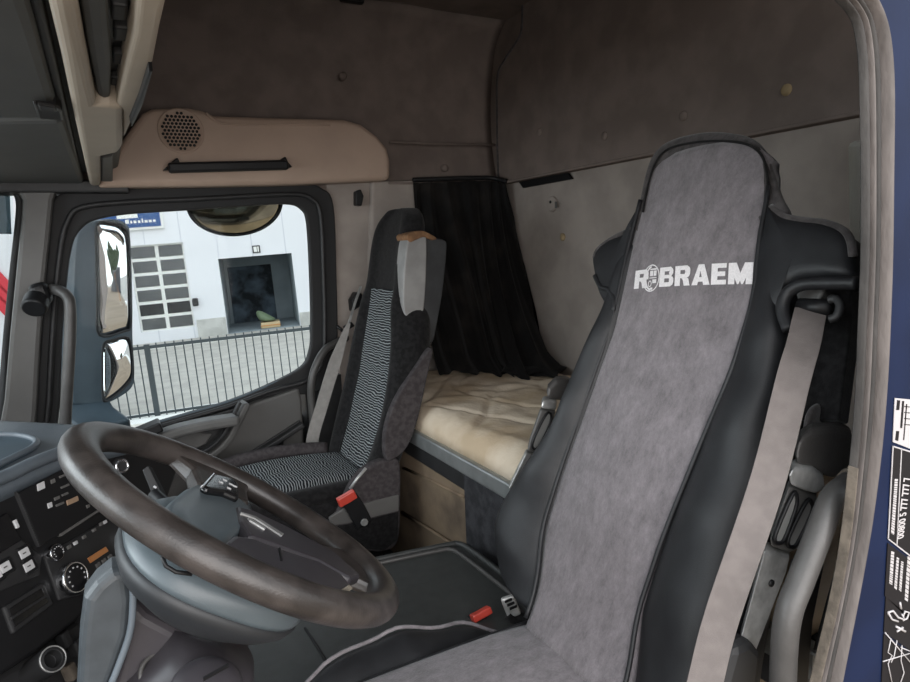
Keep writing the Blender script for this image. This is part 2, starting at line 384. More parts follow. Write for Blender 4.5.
for i in range(n_ - 1):
    bmw.faces.new((fr[0][i], fr[0][i + 1], fr[1][i + 1], fr[1][i])); bmw.faces.new((bk[0][i], bk[1][i], bk[1][i + 1], bk[0][i + 1]))
    bmw.faces.new((fr[0][i], bk[0][i], bk[0][i + 1], fr[0][i + 1])); bmw.faces.new((fr[1][i], fr[1][i + 1], bk[1][i + 1], bk[1][i]))
struct(obj('wall_left', bmw, 'blue_paint', smooth=False), 'dark blue painted cab pillar beside the open driver door')
# pillar trim inside the cab, dark, behind the seat
ringI = [V((p.x * 1.2, YD + 0.075, p.z)) for p in inn2[30:]]
bmt = bmesh.new()
A_ = [bmt.verts.new(p) for p in ringI]; B_ = [bmt.verts.new(V((1.60, YD + 0.075, p.z))) for p in ringI]
A2 = [bmt.verts.new(p + V((0, -.012, 0))) for p in ringI]
for i in range(len(A_) - 1):
    bmt.faces.new((A_[i], A_[i + 1], B_[i + 1], B_[i])); bmt.faces.new((A_[i], A2[i], A2[i + 1], A_[i + 1]))
struct(obj('trim_4', bmt, 'dark_plastic', smooth=False))
seal = thing('door_seal', 'worn grey rubber door seal curving down beside the driver seat and blue pillar', 'door seal', (out2[60].x, YD, ZF))
def seal_strip(name, f0, f1, depth, m, i0=0, flat=0.003):
    """one rubber rib of the seal: a half-round bead between two fractions of its width"""
    rings = []
    for a, b in zip(inn2[i0:], out2[i0:]):
        r = []
        for k in range(9):
            t = k / 8; p = a.lerp(b, f0 + ((f1 if not i0 else f1 * min(1, len(rings) / 8)) - f0) * t); r.append(p + V((0, -depth * math.sin(math.pi * t) + 0.002, 0)))
        r.append(a.lerp(b, f1) + V((0, flat, 0))); r.append(a.lerp(b, f0) + V((0, flat, 0)))
        rings.append(r)
    return obj(name, loft(rings), m, seal)
seal_strip('inner_lip', 0.0, 0.16, 0.007, 'seal_rubber')
seal_strip('light_rib', 0.15, 0.24, 0.010, 'seal_grey')
seal_strip('inner_groove', 0.23, 0.33, 0.0, 'black_rubber')
seal_strip('bulb', 0.32, 0.52, 0.008, 'seal_rubber')
seal_strip('outer_groove', 0.51, 0.62, 0.001, 'black_rubber')
seal_strip('outer_lip', 0.61, 0.88, 0.012, 'seal_grey')
seal_strip('edge_lip', 0.87, 1.0, 0.006, 'seal_rubber')
seal_strip('worn_edge', -0.03, 0.03, 0.011, 'seal_ochre', 70)

# passenger door: black frame, glass, grey card with its pockets and pull
inner_w = [(58, 452), (60, 400), (62, 345), (66, 290), (72, 246), (81, 229), (95, 220), (128, 214), (188, 210), (245, 206), (287, 204), (302, 209), (308, 224), (311, 280), (312, 330), (310, 352), (301, 368), (269, 385), (230, 401), (190, 413), (140, 428), (92, 446)]
outer_w = [(34, 464), (36, 400), (40, 345), (44, 290), (48, 246), (50, 216), (62, 193), (128, 188), (188, 187), (245, 185), (300, 183), (322, 188), (334, 206), (337, 280), (338, 330), (336, 366), (318, 392), (273, 396), (233, 409), (193, 421), (143, 436), (94, 454)]
iw = crom([onY(a, b, 2.485) for a, b in inner_w], 110, True); ow = crom([onY(a, b, 2.485) for a, b in outer_w], 110, True)
door = obj('door_1', ringprism(ow, iw, (0, 0.035, 0)), 'black_rubber', smooth=False, bev=0.006); struct(door, 'black framed passenger side door')
mid = [a.lerp(b, 0.45) + V((0, -0.012, 0)) for a, b in zip(iw, ow)]
struct(obj('window_gasket', tube(mid, 0.009, n=8, closed=True), 'dark_plastic', door))
lip = [a.lerp(b, 0.08) + V((0, 0.006, 0)) for a, b in zip(iw, ow)]
struct(obj('window_channel', tube(lip, 0.005, n=8, closed=True), 'mirror_housing', door))
gl = [p + V((0, 0.022, 0)) for p in [a.lerp(b, 0.15) for a, b in zip(iw, ow)]]
struct(obj('window_1', prism(gl, (0, 0.004, 0)), 'clear_glass', smooth=False))
card_px = [(40, 470), (94, 455), (143, 437), (193, 422), (233, 410), (273, 397), (299, 388), (302, 400), (304, 440), (306, 475)]
cp = [onY(a, b, 2.47) for a, b in card_px]; cp += [V((cp[-1].x, 2.47, -1.12)), V((cp[0].x, 2.47, -1.12))]
card = obj('door_card', prism(cp, (0, 0.06, 0)), 'mid_plastic', door, smooth=False, bev=0.01); struct(card)
def pxpoly(px, y): return [onY(a, b, y) for a, b in px]
# dark hollow behind the pull, tray below, curved strap, pull bar and switches
struct(obj('pull_recess', prism(pxpoly([(120, 445), (160, 430), (236, 408), (226, 432), (200, 456), (176, 470), (120, 470)], 2.462), (0, 0.02, 0)), 'dark_plastic', card, smooth=False, bev=0.004))
struct(obj('door_speaker_cover', prism(pxpoly([(172, 440), (196, 432), (212, 434), (206, 444), (188, 452), (170, 456)], 2.455), (0, 0.02, 0)), 'grey_plastic', card, smooth=False, bev=0.004))
struct(obj('strap_trim', strap([p for p in crom(pxpoly([(246, 402), (238, 418), (228, 437), (212, 452), (186, 466), (150, 480)], 2.43), 24)], (0, 1, 0.2), 0.06, 0.024), 'mid_plastic', card, smooth=False, bev=0.006))
struct(obj('strap_groove', strap([p for p in crom(pxpoly([(240, 402), (232, 418), (222, 436), (206, 450), (180, 463), (150, 475)], 2.40), 24)], (0, 1, 0.2), 0.02, 0.012), 'dark_plastic', card, smooth=False, bev=0.003))
bar = crom(pxpoly([(150, 441), (175, 431), (205, 424), (238, 419)], 2.38), 16)
struct(obj('pull_bar', strap(bar, (0, 1, 0), 0.08, 0.036), 'grey_plastic', card, smooth=False, bev=0.012))
struct(obj('switch_panel', fbox(onY(143, 432, 2.36), (0.96, 0, 0.28), (0, 1, 0), (-0.28, 0, 0.96), 0.12, 0.08, 0.035), 'black_plastic', card, smooth=False, bev=0.006))
struct(obj('pocket_shade', prism(pxpoly([(206, 474), (250, 452), (300, 420), (302, 428), (284, 441), (283, 466), (240, 482), (200, 492)], 2.463), (0, 0.02, 0)), 'black_plastic', card, smooth=False, bev=0.004))  # shadow in the door pocket, put in as a flat black patch
struct(obj('pocket_lip', strap(crom(pxpoly([(212, 475), (240, 462), (272, 444), (303, 424)], 2.45), 14), (0, 1, 0), 0.04, 0.02), 'dark_plastic', card, smooth=False, bev=0.005))
# A-pillar trim and windscreen
ap = [(58, 186), (53, 200), (50, 232), (45, 280), (40, 345), (37, 400), (34, 445), (-4, 445), (4, 400), (10, 330), (16, 270), (21, 220), (22, 200), (16, 190), (2, 186), (20, 178)]
struct(obj('trim_5', prism([onY(a, b, 2.44) for a, b in ap], (0, 0.10, 0)), 'mid_plastic', smooth=False, bev=0.014))
seam = crom([onY(a, b, 2.50) for a, b in [(0, 186), (14, 190), (20, 202), (19, 225), (14, 270), (8, 330), (2, 400), (-4, 450)]], 30)
struct(obj('trim_6', tube(seam, 0.012, n=8), 'black_rubber'))
struct(obj('window_2', prism([V((-0.29, 2.565, -0.55)), V((-0.235, 2.565, 0.28)), V((-0.55, 2.2, 0.30)), V((-0.62, 1.4, 0.30)), V((-0.62, 0.5, 0.30)), V((-0.86, 0.5, -0.48)), V((-0.86, 1.4, -0.48)), V((-0.74, 2.2, -0.5))], (-0.004, 0, 0)), 'clear_glass', smooth=False))
struct(obj('window_2_band', prism([V((-0.255, 2.55, 0.10)), V((-0.24, 2.55, 0.28)), V((-0.565, 2.2, 0.30)), V((-0.60, 2.2, 0.10))], (-0.003, 0, 0)), 'tinted_glass', smooth=False))
struct(obj('wall_front', box((-0.98, 0.40, ZF), (-0.90, YW + 0.1, -0.50)), 'dark_plastic', smooth=False))

# engine tunnel with its rubber mat
tz = -0.80
struct(obj('engine_tunnel', box((-0.5, 1.06, ZF), (0.80, 1.47, tz - 0.004)), 'tunnel_rubber', smooth=False, bev=0.02))
struct(obj('tunnel_shelf', box((-0.5, 0.55, ZF), (0.80, 1.07, tz - 0.06)), 'tunnel_rubber', smooth=False, bev=0.02))
mp = [onZ(a, b, tz) for a, b in [(300, 581), (380, 562), (442, 549), (454, 549), (462, 553), (520, 599), (560, 640), (420, 690), (200, 690), (205, 610)]]
mat_o = obj('tunnel_mat', prism(mp, (0, 0, -0.006)), 'tunnel_rubber', smooth=False, bev=0.003); struct(mat_o)
rim_ = crom([onZ(a, b, tz + 0.003) for a, b in [(240, 596), (300, 581), (380, 563), (440, 550.5), (450, 549.5), (460, 554), (490, 577), (520, 601), (560, 636)]], 60)
struct(obj('mat_lip', tube(rim_, 0.006, n=8), 'tube_grey', mat_o))
rim2 = [p + V((0.035, 0.02, -0.002)) for p in rim_]
struct(obj('mat_outer_lip', tube(rim2, 0.008, n=8), 'tunnel_rubber', mat_o))
sm = [onZ(a, b, tz + 0.001) for a, b in [(305, 628), (318, 648), (332, 672), (345, 695)]]
struct(obj('mat_seam', tube(sm, 0.003, n=6), 'black_rubber', mat_o))

# ------------------------------------------------------------------ bunk behind the seats
XB = 0.836
base = thing('bunk_base', 'bunk base with stained brown board and aluminium rail under the mattress', 'bunk', (1.2, 1.4, ZF))
obj('board', box((XB + 0.012, 0.52, ZF), (XB + 0.05, YW - 0.01, -0.70)), 'kick_board', base, smooth=False, bev=0.004)
obj('upper_board', box((XB + 0.004, 0.52, -0.70), (XB + 0.05, YW - 0.01, -0.642)), 'dark_plastic', base, smooth=False, bev=0.004)
obj('board_edge', tube([onX(404, 468, XB + 0.01), onX(430, 480, XB + 0.01), onX(464, 497, XB + 0.01)], 0.005, n=8), 'kick_board', base)
obj('lower_edge', tube([onX(402, 512, XB), onX(430, 530, XB), onX(466, 553, XB)], 0.006, n=8), 'kick_board', base)
obj('rail', strap([V((XB + 0.01, 0.50, -0.622)), V((XB + 0.01, 1.3, -0.622)), V((XB + 0.01, YW - 0.01, -0.622))], (0, 0, 1), 0.048, 0.03), 'aluminium', base, smooth=False, bev=0.006)
flap = [onX(a, b, XB) for a, b in [(463, 472), (487, 486), (508, 499), (540, 520), (545, 590), (520, 580), (497, 566), (466, 546)]]
obj('cloth_flap', prism(flap, (0.012, 0, 0)), 'kick_flap', base, smooth=False, bev=0.004)
obj('bunk_board', box((XB + 0.03, 0.52, -0.625), (XR - 0.01, YW - 0.01, -0.60)), 'dark_plastic', base, smooth=False)
def mtop(u, v):
    x = XB + 0.012 + u * (XR - 0.012 - XB - 0.012); y = 0.53 + v * (YW - 0.02 - 0.53)
    e = min(1, min(u, 1 - u) / 0.10); ey = min(1, min(v, 1 - v) / 0.05)
    z = -0.592 + 0.072 * math.sqrt(max(0, 1 - (1 - e) ** 2)) * math.sqrt(max(0, 1 - (1 - ey) ** 2))
    q1 = abs(math.sin(x * 13 + 1.6 * math.sin(y * 5 + x * 4))); q2 = abs(math.sin(y * 9 + 1.4 * math.sin(x * 9)))
    z += 0.013 * (0.55 * min(1, q1 * 3.2) * min(1, q2 * 3.2) + 0.25 * math.sin(x * 31 + 4 * math.sin(y * 13)) * math.sin(y * 23 + 2 * math.sin(x * 17))) * e * ey - 0.006
    z += 0.006 * math.sin(y * 5 + x * 3) * e * ey
    return (x, y, z)
bmm = sheet(mtop, 110, 220)
low = [v for v in bmm.verts if v.is_boundary]
r_ = bmesh.ops.extrude_edge_only(bmm, edges=[e for e in bmm.edges if e.is_boundary])
for v in [x for x in r_['geom'] if isinstance(x, bmesh.types.BMVert)]: v.co.z = -0.598
tag(obj('mattress', bmm, 'mattress_cloth'), 'stained beige quilted mattress on the bunk behind the seats', 'mattress')

# curtain bundled in the far corner
top_c = crom([V(onY(413, 183, 2.455)), V(onY(440, 182, 2.44)), V(onY(468, 181, 2.43)), V(onY(492, 181, 2.42)), V((1.55, 2.36, 0.25))], 40)
bot_px = [(436, 373), (452, 373), (474, 371), (500, 372), (514, 377), (535, 376), (556, 370), (578, 352)]
bot_c = crom([onZ(a, b, -0.515) for a, b in bot_px], 40)
def curt(u, v):
    i = min(38, int(u * 39)); f = u * 39 - i
    a = top_c[i].lerp(top_c[i + 1], f); b = bot_c[i].lerp(bot_c[i + 1], f)
    s = v ** 1.25
    p = a.lerp(b, v); p.x = a.x + (b.x - a.x) * s; p.y = a.y + (b.y - a.y) * (v ** 1.7)
    amp = 0.008 + 0.032 * v
    ph = 2 * math.pi * (6.5 * u + 0.25 * math.sin(3 * v + 7 * u))
    p += V((-0.35, -1, 0)).normalized() * amp * (math.sin(ph) + 0.35 * math.sin(2.3 * ph + 1))
    if v > 0.9: p += V((-0.02, -0.10, 0)) * ((v - 0.9) / 0.1) ** 2 * (0.4 + 0.6 * math.sin(5 * u) ** 2)
    p.x = min(p.x, 1.585); p.y = min(p.y, 2.485); p.z = max(p.z, -0.512 + 0.01 * math.sin(9 * u))
    return p
cur = thing('curtain', 'black bunk curtain gathered in the rear corner with its hem on the mattress', 'curtain', (1.3, 2.42, -0.51))
obj('cloth', sheet(curt, 110, 50, V((.002, .002, 0))), 'curtain_black', cur)
tr = [p + V((0, 0, 0.012)) for p in top_c]
obj('rail', tube(tr, 0.010, n=8), 'black_plastic', cur)
def hem(u, v):
    p = [onZ(a, b, -0.512) for a, b in ((501, 376), (520, 378), (548, 374), (582, 353))]
    q = [onZ(a, b, -0.505) for a, b in ((520, 367), (532, 360), (556, 350), (576, 341))]
    a = crom(p, 21)[int(u * 20)]; b = crom(q, 21)[int(u * 20)]
    r = a.lerp(b, v); r.z += 0.012 + 0.02 * math.sin(math.pi * v) + 0.006 * math.sin(14 * u + 3 * v); r.x = min(r.x, 1.585)
    return r
obj('trailing_hem', sheet(hem, 20, 8, V((0, 0, .004))), 'curtain_black', cur)

# rear wall fittings
v_ = [onX(a, b, XR - 0.004) for a, b in [(520, 181), (570, 173), (574, 179), (525, 188)]]
tag(obj('wall_vent', prism(v_, (-0.012, 0, 0)), 'black_plastic', smooth=False, bev=0.002), 'black slot vent high on the rear wall next to the curtain', 'vent')
sk = thing('wall_socket', 'small round grey fitting on the rear wall below the black vent', 'socket', onX(553, 203, XR))
obj('plate', disc(onX(553, 204, XR), (-1, 0, 0), 0.03, 0.012, prof=[(0.031, 0), (0.031, 0.008), (0.026, 0.013)]), 'wall_felt', sk, bev=0.002)
obj('socket_hole', disc(onX(550.5, 202, XR - 0.0135), (-1, 0, 0), 0.006, 0.002, n=12), 'black_plastic', sk)
obj('socket_tab', fbox(onX(556, 205, XR - 0.014), (0, 1, 0), (0, 0, 1), (1, 0, 0), 0.012, 0.025, 0.004), 'grey_plastic', sk, smooth=False, bev=0.001)
studs = [(684, 116, 'R', 'pale round stud on the rear headliner above the seat headrest, left of it', 'headliner_felt'),
         (787, 90, 'R', 'yellowed round stud on the rear headliner above the right edge of the seat', 'wall_felt'),
         (605, 136, 'R', 'round stud on the rear headliner midway between curtain corner and seat', 'headliner_felt'),
         (540, 132, 'R', 'faint small stud on the rear headliner above the black vent', 'headliner_felt'),
         (563, 237, 'L', 'pale stud on the rear wall below the round fitting', 'wall_felt'),
         (343, 76, 'S', 'round stud on the brown side headliner above the grab handle', 'headliner_felt'),
         (445, 168, 'S', 'round stud on the side headliner just above the curtain', 'headliner_felt')]
for a, b, k, lb, mm in studs:
    if k == 'S':
        p = onY(a, b, YW + 0.012); ax = (0, -1, 0)
    else: p = onX(a, b, 1.571 if k == 'R' else XR); ax = (-1, 0, 0)
    tag(obj('press_stud', disc(p, ax, 0.014, 0.01, n=16, prof=[(0.015, -0.02 if k == 'S' else 0), (0.015, 0.004), (0.009, 0.008)]), 'headliner_felt' if mm == 'headliner_felt' else 'stud_yellow'), lb, 'stud', 'press studs in the cab lining')
tag(obj('coat_hook', prism([onY(a, b, YW - 0.03) for a, b in [(356, 191), (361, 189), (364, 196), (362, 206), (356, 205)]], (0, 0.04, 0)), 'black_plastic', smooth=False, bev=0.004), 'black coat hook on the pale pillar right of the passenger window', 'hook')
tag(obj('ceiling_hook', fbox(onY(352, 0, 2.40), (1, 0, 0), (0, 1, 0), (0, 0, 1), 0.09, 0.03, 0.02), 'black_plastic', smooth=False, bev=0.006), 'black hook at the top edge of the side headliner', 'hook')
# pale pillar upright at the driver's rear corner
struct(obj('trim_7', prism([onX(a, b, 1.40) for a, b in [(846, 141), (862, 140), (866, 300), (848, 300)]], (0.12, 0, 0)), 'pale_trim', smooth=False, bev=0.012))
struct(obj('trim_9', tube([onY(390, 142, YW + 0.02), onY(440, 144, YW + 0.02), onY(497, 145, YW + 0.02)], 0.006, n=8), 'headliner_felt'))

# ------------------------------------------------------------------ beige side panel with speaker, and grab handles
pl = [(96, 187), (108, 165), (124, 138), (142, 113), (152, 108), (188, 107), (203, 110), (214, 115), (270, 117), (345, 119), (362, 124), (378, 136), (388, 148), (391, 160), (391, 180), (300, 184), (200, 186)]
sp = thing('side_panel', 'beige moulded panel with round speaker grille above the passenger window', 'panel', onY(250, 186, 2.45))
pan = obj('panel', prism([onY(a, b, 2.40) for a, b in pl], (0, 0.095, 0)), 'beige_plastic', sp, smooth=False, bev=0.022, bseg=4)
obj('speaker_grille', disc(onY(181, 131, 2.40), (0, -1, 0), 0.072, 0.004, n=36, prof=[(0.074, -.002), (0.074, 0.003), (0.068, 0.005), (0.066, 0.002)]), 'beige_plastic', sp)
bmh = bmesh.new(); cc = onY(181, 131, 2.396)
for i in range(-5, 6):
    for j in range(-5, 6):
        x = (i + (j % 2) * 0.5) * 0.0125; z = j * 0.0115
        if x * x + z * z < 0.060 ** 2: disc(cc + V((x, -0.0005, z)), (0, -1, 0), 0.0048, 0.002, bmh, n=8)
obj('grille_holes', bmh, 'dark_plastic', sp)
obj('panel_crease', tube(crom([onY(a, b, 2.398) for a, b in [(206, 113), (215, 120), (228, 124), (270, 124), (330, 125)]], 24), 0.004, n=8), 'beige_plastic', sp)
gh = thing('grab_handle', 'black horizontal grab handle on the beige panel over the passenger window', 'grab handle', onY(228, 167, 2.38))
obj('bar', strap([onY(168, 168, 2.345), onY(228, 166.5, 2.34), onY(288, 165, 2.345)], (0, 0, 1), 0.034, 0.025), 'black_plastic', gh, smooth=False, bev=0.008)
for a, b, c_, d in ((163, 170, 186, 157), (272, 168, 293, 156)):
    obj('mount', prism([onY(a, b, 2.36), onY(c_, b - 1, 2.36), onY((a + c_) / 2 + 6, d + 6, 2.36), onY((a + c_) / 2 + 3, d, 2.36), onY((a + c_) / 2 - 2, d + 4, 2.36)], (0, 0.045, 0)), 'black_plastic', gh, smooth=False, bev=0.005)
# entry grab bar on the A-pillar
gb = thing('entry_grab_bar', 'dark curved grab bar on the windscreen pillar beside the passenger window', 'grab bar', onY(65, 420, 2.4))
obj('bar', tube(crom([onY(52, 289, 2.40), onY(60, 291, 2.36), onY(67, 296, 2.34), onY(70, 306, 2.33), onY(70, 340, 2.33), onY(67, 390, 2.33), onY(65, 430, 2.34)], 40), 0.017, n=12), 'tube_grey', gb)
obj('mount', fbox(onY(41, 294, 2.40), (0.95, 0, 0.2), (0, 1, 0), (-0.2, 0, 0.95), 0.055, 0.09, 0.075), 'black_plastic', gb, smooth=False, bev=0.02, bseg=4)
obj('mount_cap', disc(onY(35, 305, 2.355), (-0.2, -0.8, -0.55), 0.036, 0.02, prof=[(0.036, -0.03), (0.036, 0.012), (0.03, 0.02)]), 'black_plastic', gb, bev=0.003)
# B-pillar grab bars on both sides of the cab
bp = thing('pillar_grab_bar', 'thin grey grab bar on the pillar behind the passenger window', 'grab bar', onY(320, 430, 2.38))
obj('bar', tube(crom([onY(346, 338, 2.47), onY(338, 342, 2.43), onY(325, 350, 2.41), onY(315, 368, 2.40), onY(311, 388, 2.40), onY(313, 420, 2.40), onY(316, 450, 2.40)], 40), 0.015, n=12), 'tube_grey', bp)
obj('foot', fbox(onY(316, 452, 2.41), (1, 0, 0), (0, 1, 0), (0, 0, 1), 0.045, 0.05, 0.05), 'black_plastic', bp, smooth=False, bev=0.008)
# ------------------------------------------------------------------ the yard outside the passenger window
HX = ray(2600, 60).normalized()                         # along the warehouse front
VV = (V((0, 0, 1)) - HX * HX.z).normalized()            # the yard's own vertical (the cab leans a little)
NN = -HX.cross(VV).normalized()                         # away from the cab
G0 = ray(229, 334); G0 = G0 * (-2.5 / G0.dot(VV))       # foot of the bay door
FR = Matrix(((HX.x, NN.x, VV.x, G0.x), (HX.y, NN.y, VV.y, G0.y), (HX.z, NN.z, VV.z, G0.z), (0, 0, 0, 1)))
FI = FR.inverted()
def bp2(px, py, d=0.0):
    """pixel -> (along, up) on the warehouse plane pushed back by d"""
    p = FI @ hit(px, py, G0 + NN * d, NN); return p.x, p.z
def lbox(a0, a1, d0, d1, z0, z1, bm=None): return box((a0, d0, z0), (a1, d1, z1), bm)
def place(o): o.matrix_world = FR; return o
def pobj(name, bm, m, parent=None, **k):
    o = obj(name, bm, m, None, **k)
    if parent: o.parent = parent
    else: o.matrix_world = FR
    return o
yard = pobj('ground', lbox(-60, 60, -11, 40, -0.3, 0), 'asphalt', smooth=False); struct(yard)
struct(pobj('yard', lbox(-60, 90, -60, -11, -0.3, 0), 'yard_sand', smooth=False))
bx0, bz1 = bp2(220, 258); bx1, _ = bp2(296, 290)
bxl = bp2(229, 334)[0]; bx0 = bxl - 0.02; bz1 = bp2(255, 256)[1]
wx1, wz1 = bp2(185.5, 242); wx1b, wz0 = bp2(192.5, 327); wx1 = (wx1 + wx1b) / 2
wx0 = wx1 - 2 * (bp2(186, 280)[0] - bp2(158.5, 283)[0]) * 1.0
wx0 = bp2(158.5, 265)[0] * 2 - wx1 - 0.0
xs = sorted([-40, wx0 - 4, wx0 - 0.001, wx1, bx0, bx1, 40]); zs = [0, max(0.1, wz0), wz1, bz1, 9.5]
bm = bmesh.new()
def wallcell(a0, a1, z0, z1): lbox(a0, a1, 0, 0.15, z0, z1, bm)
wallcell(-40, wx0, 0, 9.5); wallcell(wx0, wx1, 0, wz0); wallcell(wx0, wx1, wz1, 9.5); wallcell(wx1, bx0, 0, 9.5); wallcell(bx0, bx1, bz1, 9.5); wallcell(bx1, 40, 0, 9.5)
bmesh.ops.remove_doubles(bm, verts=bm.verts[:], dist=1e-4)
wh = pobj('warehouse', bm, 'cladding_white', smooth=False)
tag(wh, 'white clad warehouse with glazed roller door and dark loading bay across the yard', 'warehouse')
pz = bp2(205, 319)[1]
pobj('concrete_plinth', lbox(bp2(193, 320)[0] + 0.1, bx0 - 0.02, -0.05, 0.0, 0, pz), 'base_concrete', wh, smooth=False)
pobj('concrete_plinth', lbox(bx1 + 0.02, 40, -0.05, 0.0, 0, bp2(305, 312)[1]), 'base_concrete', wh, smooth=False)
# glazed sectional door
sd = pobj('sectional_door', lbox(wx0, wx1, 0.10, 0.14, wz0, wz1), 'kerb_white', wh, smooth=False)
cw = (wx1 - wx0) / 2; rh = (wz1 - wz0) / 6
for c in range(2):
    for r in range(6):
        pobj('pane', lbox(wx0 + c * cw + 0.055, wx0 + (c + 1) * cw - 0.055, 0.085, 0.105, wz0 + r * rh + 0.05, wz0 + (r + 1) * rh - 0.05), 'pane_dark' if r == 1 else 'pane_grey', sd, smooth=False)
# loading bay: hollow with side walls, inner gate and things inside
by = 3.2
bay = bmesh.new()
lbox(bx0 - 0.1, bx0, 0.15, by, 0, bz1 + 0.1, bay); lbox(bx0, bx1, by, by + 0.1, 0, bz1 + 0.1, bay); lbox(bx0 - .1, bx1 + .1, 0.15, by, bz1, bz1 + 0.1, bay)
pobj('bay_lining', bay, 'bay_grey', wh, smooth=False)
pobj('bay_side_wall', lbox(bx1, bx1 + 0.1, 0.15, by, 0, bz1 + 0.1), 'bay_side', wh, smooth=False)
ix0, iz1 = bp2(224, 268, by - .02); ix1 = bp2(275, 300, by - .02)[0]
pobj('inner_gate', lbox(ix0 + .1, ix1, by - 0.06, by - 0.01, 0, iz1), 'bay_dark', wh, smooth=False)
pobj('bay_floor', lbox(bx0, bx1, 0, by, -0.02, 0.012), 'bay_grey', wh, smooth=False)
pobj('bell_box', lbox(bp2(195, 301)[0] - .08, bp2(195, 301)[0] + .10, -0.12, 0, bp2(195, 306)[1], bp2(195, 298)[1]), 'dark_plastic', wh, smooth=False, bev=0.03)
# number plate above the bay: dark rim, pale face split by an upright bar
ax, az = bp2(256.3, 249.2)
np_ = pobj('bay_plate', lbox(ax - 0.12, ax + 0.12, -0.03, 0, az - 0.12, az + 0.12), 'dark_plastic', wh, smooth=False)
pobj('plate_face', lbox(ax - 0.085, ax + 0.015, -0.035, -0.03, az - 0.085, az + 0.085), 'kerb_white', np_, smooth=False)
pobj('plate_face', lbox(ax + 0.035, ax + 0.08, -0.035, -0.03, az - 0.085, az + 0.085), 'kerb_white', np_, smooth=False)
# crate with a green tarp in the bay
cx0, cz0 = bp2(262, 333, .3); cx1, cz1 = bp2(280, 321, .3)
cr = pobj('crate', lbox(cx0, cx1, 0.25, 0.9, 0.014, cz1), 'crate_tan', smooth=False, bev=0.03)
tag(cr, 'tan crate under a green tarp in the dark loading bay', 'crate')
pobj('crate_band', lbox(cx0 - .01, cx1 + .01, 0.24, 0.25, cz1 * .45, cz1 * .6), 'orange_paint', cr, smooth=False)
tp = bmesh.new(); rr = [[], [], []]
for i, (z, s) in enumerate(((cz1, 1.05), (cz1 + .18, .8), (cz1 + .42, .25))):
    for q in range(10):
        t = q / 10 * 2 * math.pi; rr[i].append(V(((cx0 + cx1) / 2 - .18 * i + math.cos(t) * s * (cx1 - cx0) / 2, .6 + math.sin(t) * .35 * s, z)))
loft(rr, tp); pobj('tarp', tp, 'tarp_green', cr, sub=1)
# blue company sign over the glazed door (its white script is cut off by the window head)
sx1, sz0 = bp2(164.5, 228); sx0 = sx1 - 3.6; sz1 = sz0 + 1.25
sg = pobj('wall_sign', lbox(sx0, sx1, -0.1, 0, sz0, sz1), 'kerb_white', smooth=False)
tag(sg, 'blue and white company sign on the warehouse front above the glazed door', 'sign')
pobj('sign_face', lbox(sx0 + .06, sx1 - .07, -0.115, -0.1, sz0 + .07, sz1 - .06), 'sign_blue', sg, smooth=False)
a_, c_ = bp2(118, 221); b_, d_ = bp2(138, 215)
pobj('sign_block', lbox(a_, b_, -0.125, -0.115, c_ + .05, d_ + .1), 'kerb_white', sg, smooth=False)
bms = bmesh.new(); x = bp2(126, 222)[0]; zb = bp2(135, 223.5)[1]
for wd, ht in ((.10, .12), (.05, .08), (.08, .08), (.07, .08), (.04, .13), (.08, .08), (.08, .08), (.07, .08)):
    lbox(x, x + wd, -0.13, -0.115, zb, zb + ht, bms); x += wd + .04
pobj('sign_script', bms, 'kerb_white', sg, smooth=False)
# steel fence along the yard
fd = -11.0
fx = lambda px, py: (FI @ hit(px, py, G0 + NN * fd, NN))
ftop = fx(220, 337).z
t0 = FI @ (ray(8, 300) * 9.0)
FE = t0.x + 0.7
fn = pobj('fence', lbox(FE, 9, fd - .02, fd + .02, ftop - .055, ftop - .005), 'fence_metal', smooth=False)
tag(fn, 'grey steel bar fence between the truck and the warehouse yard', 'fence')
pobj('bottom_rail', lbox(FE, 9, fd - .015, fd + .015, .08, .12), 'fence_metal', fn, smooth=False)
pp = fx(154, 390).x; pitch = abs(fx(230, 360).x - fx(221.3, 360).x)
k = -26
while k < 42:
    xk = pp + pitch * k
    if k != 0 and xk > FE : pobj('bar', lbox(xk - .0085, xk + .0085, fd - .01, fd + .01, .05, ftop + .03), 'fence_metal', fn, smooth=False)
    k += 1
for k in (0, 36): pobj('post', lbox(pp + pitch * k - .04, pp + pitch * k + .04, fd - .06, fd - .0, 0, ftop + .02), 'fence_metal', fn, smooth=False)
kz = fx(150, 408)
kb = pobj('kerb', lbox(-30, 30, fd - 0.55, fd - 0.2, 0, 0.10), 'kerb_white', smooth=False); struct(kb)
struct(pobj('kerb_line', lbox(-30, 30, fd + 0.25, fd + 0.55, 0, 0.012), 'kerb_white', smooth=False))
struct(pobj('kerb_strip', lbox(-30, 30, -1.6, -1.1, 0, 0.02), 'kerb_white', smooth=False))
# white trailer seen through the windscreen
t0 = FI @ (ray(8, 300) * 9.0)
trl = pobj('trailer', lbox(t0.x - 8, t0.x + 0.45, t0.y, t0.y + 2.4, 1.0, 4.3), 'trailer_white', smooth=False, bev=0.04)
tag(trl, 'white trailer with a red marking beyond the windscreen', 'trailer')
bmr = bmesh.new()
for q in range(3):
    c = FI @ (ray(-4 + q * 5, 300) * 8.9)
    fbox(V((c.x, t0.y - .02, c.z + .1 * q)), V((1, 0, 0.6)).normalized(), V((0, 1, 0)), V((-.6, 0, 1)).normalized(), 0.14, .02, 0.55, bmr)
pobj('red_marking', bmr, 'trailer_red', trl, smooth=False)
pobj('chassis', lbox(t0.x - 8, t0.x + 0.3, t0.y + .2, t0.y + 2.2, 0.5, 1.0), 'container_dark', trl, smooth=False)
for q in (0, 1, 2):
    bmw_ = disc(V((t0.x - 0.6 - q * 1.25, t0.y + .05, .5)), (0, 1, 0), .5, .35, n=20); pobj('wheel', bmw_, 'black_rubber', trl)
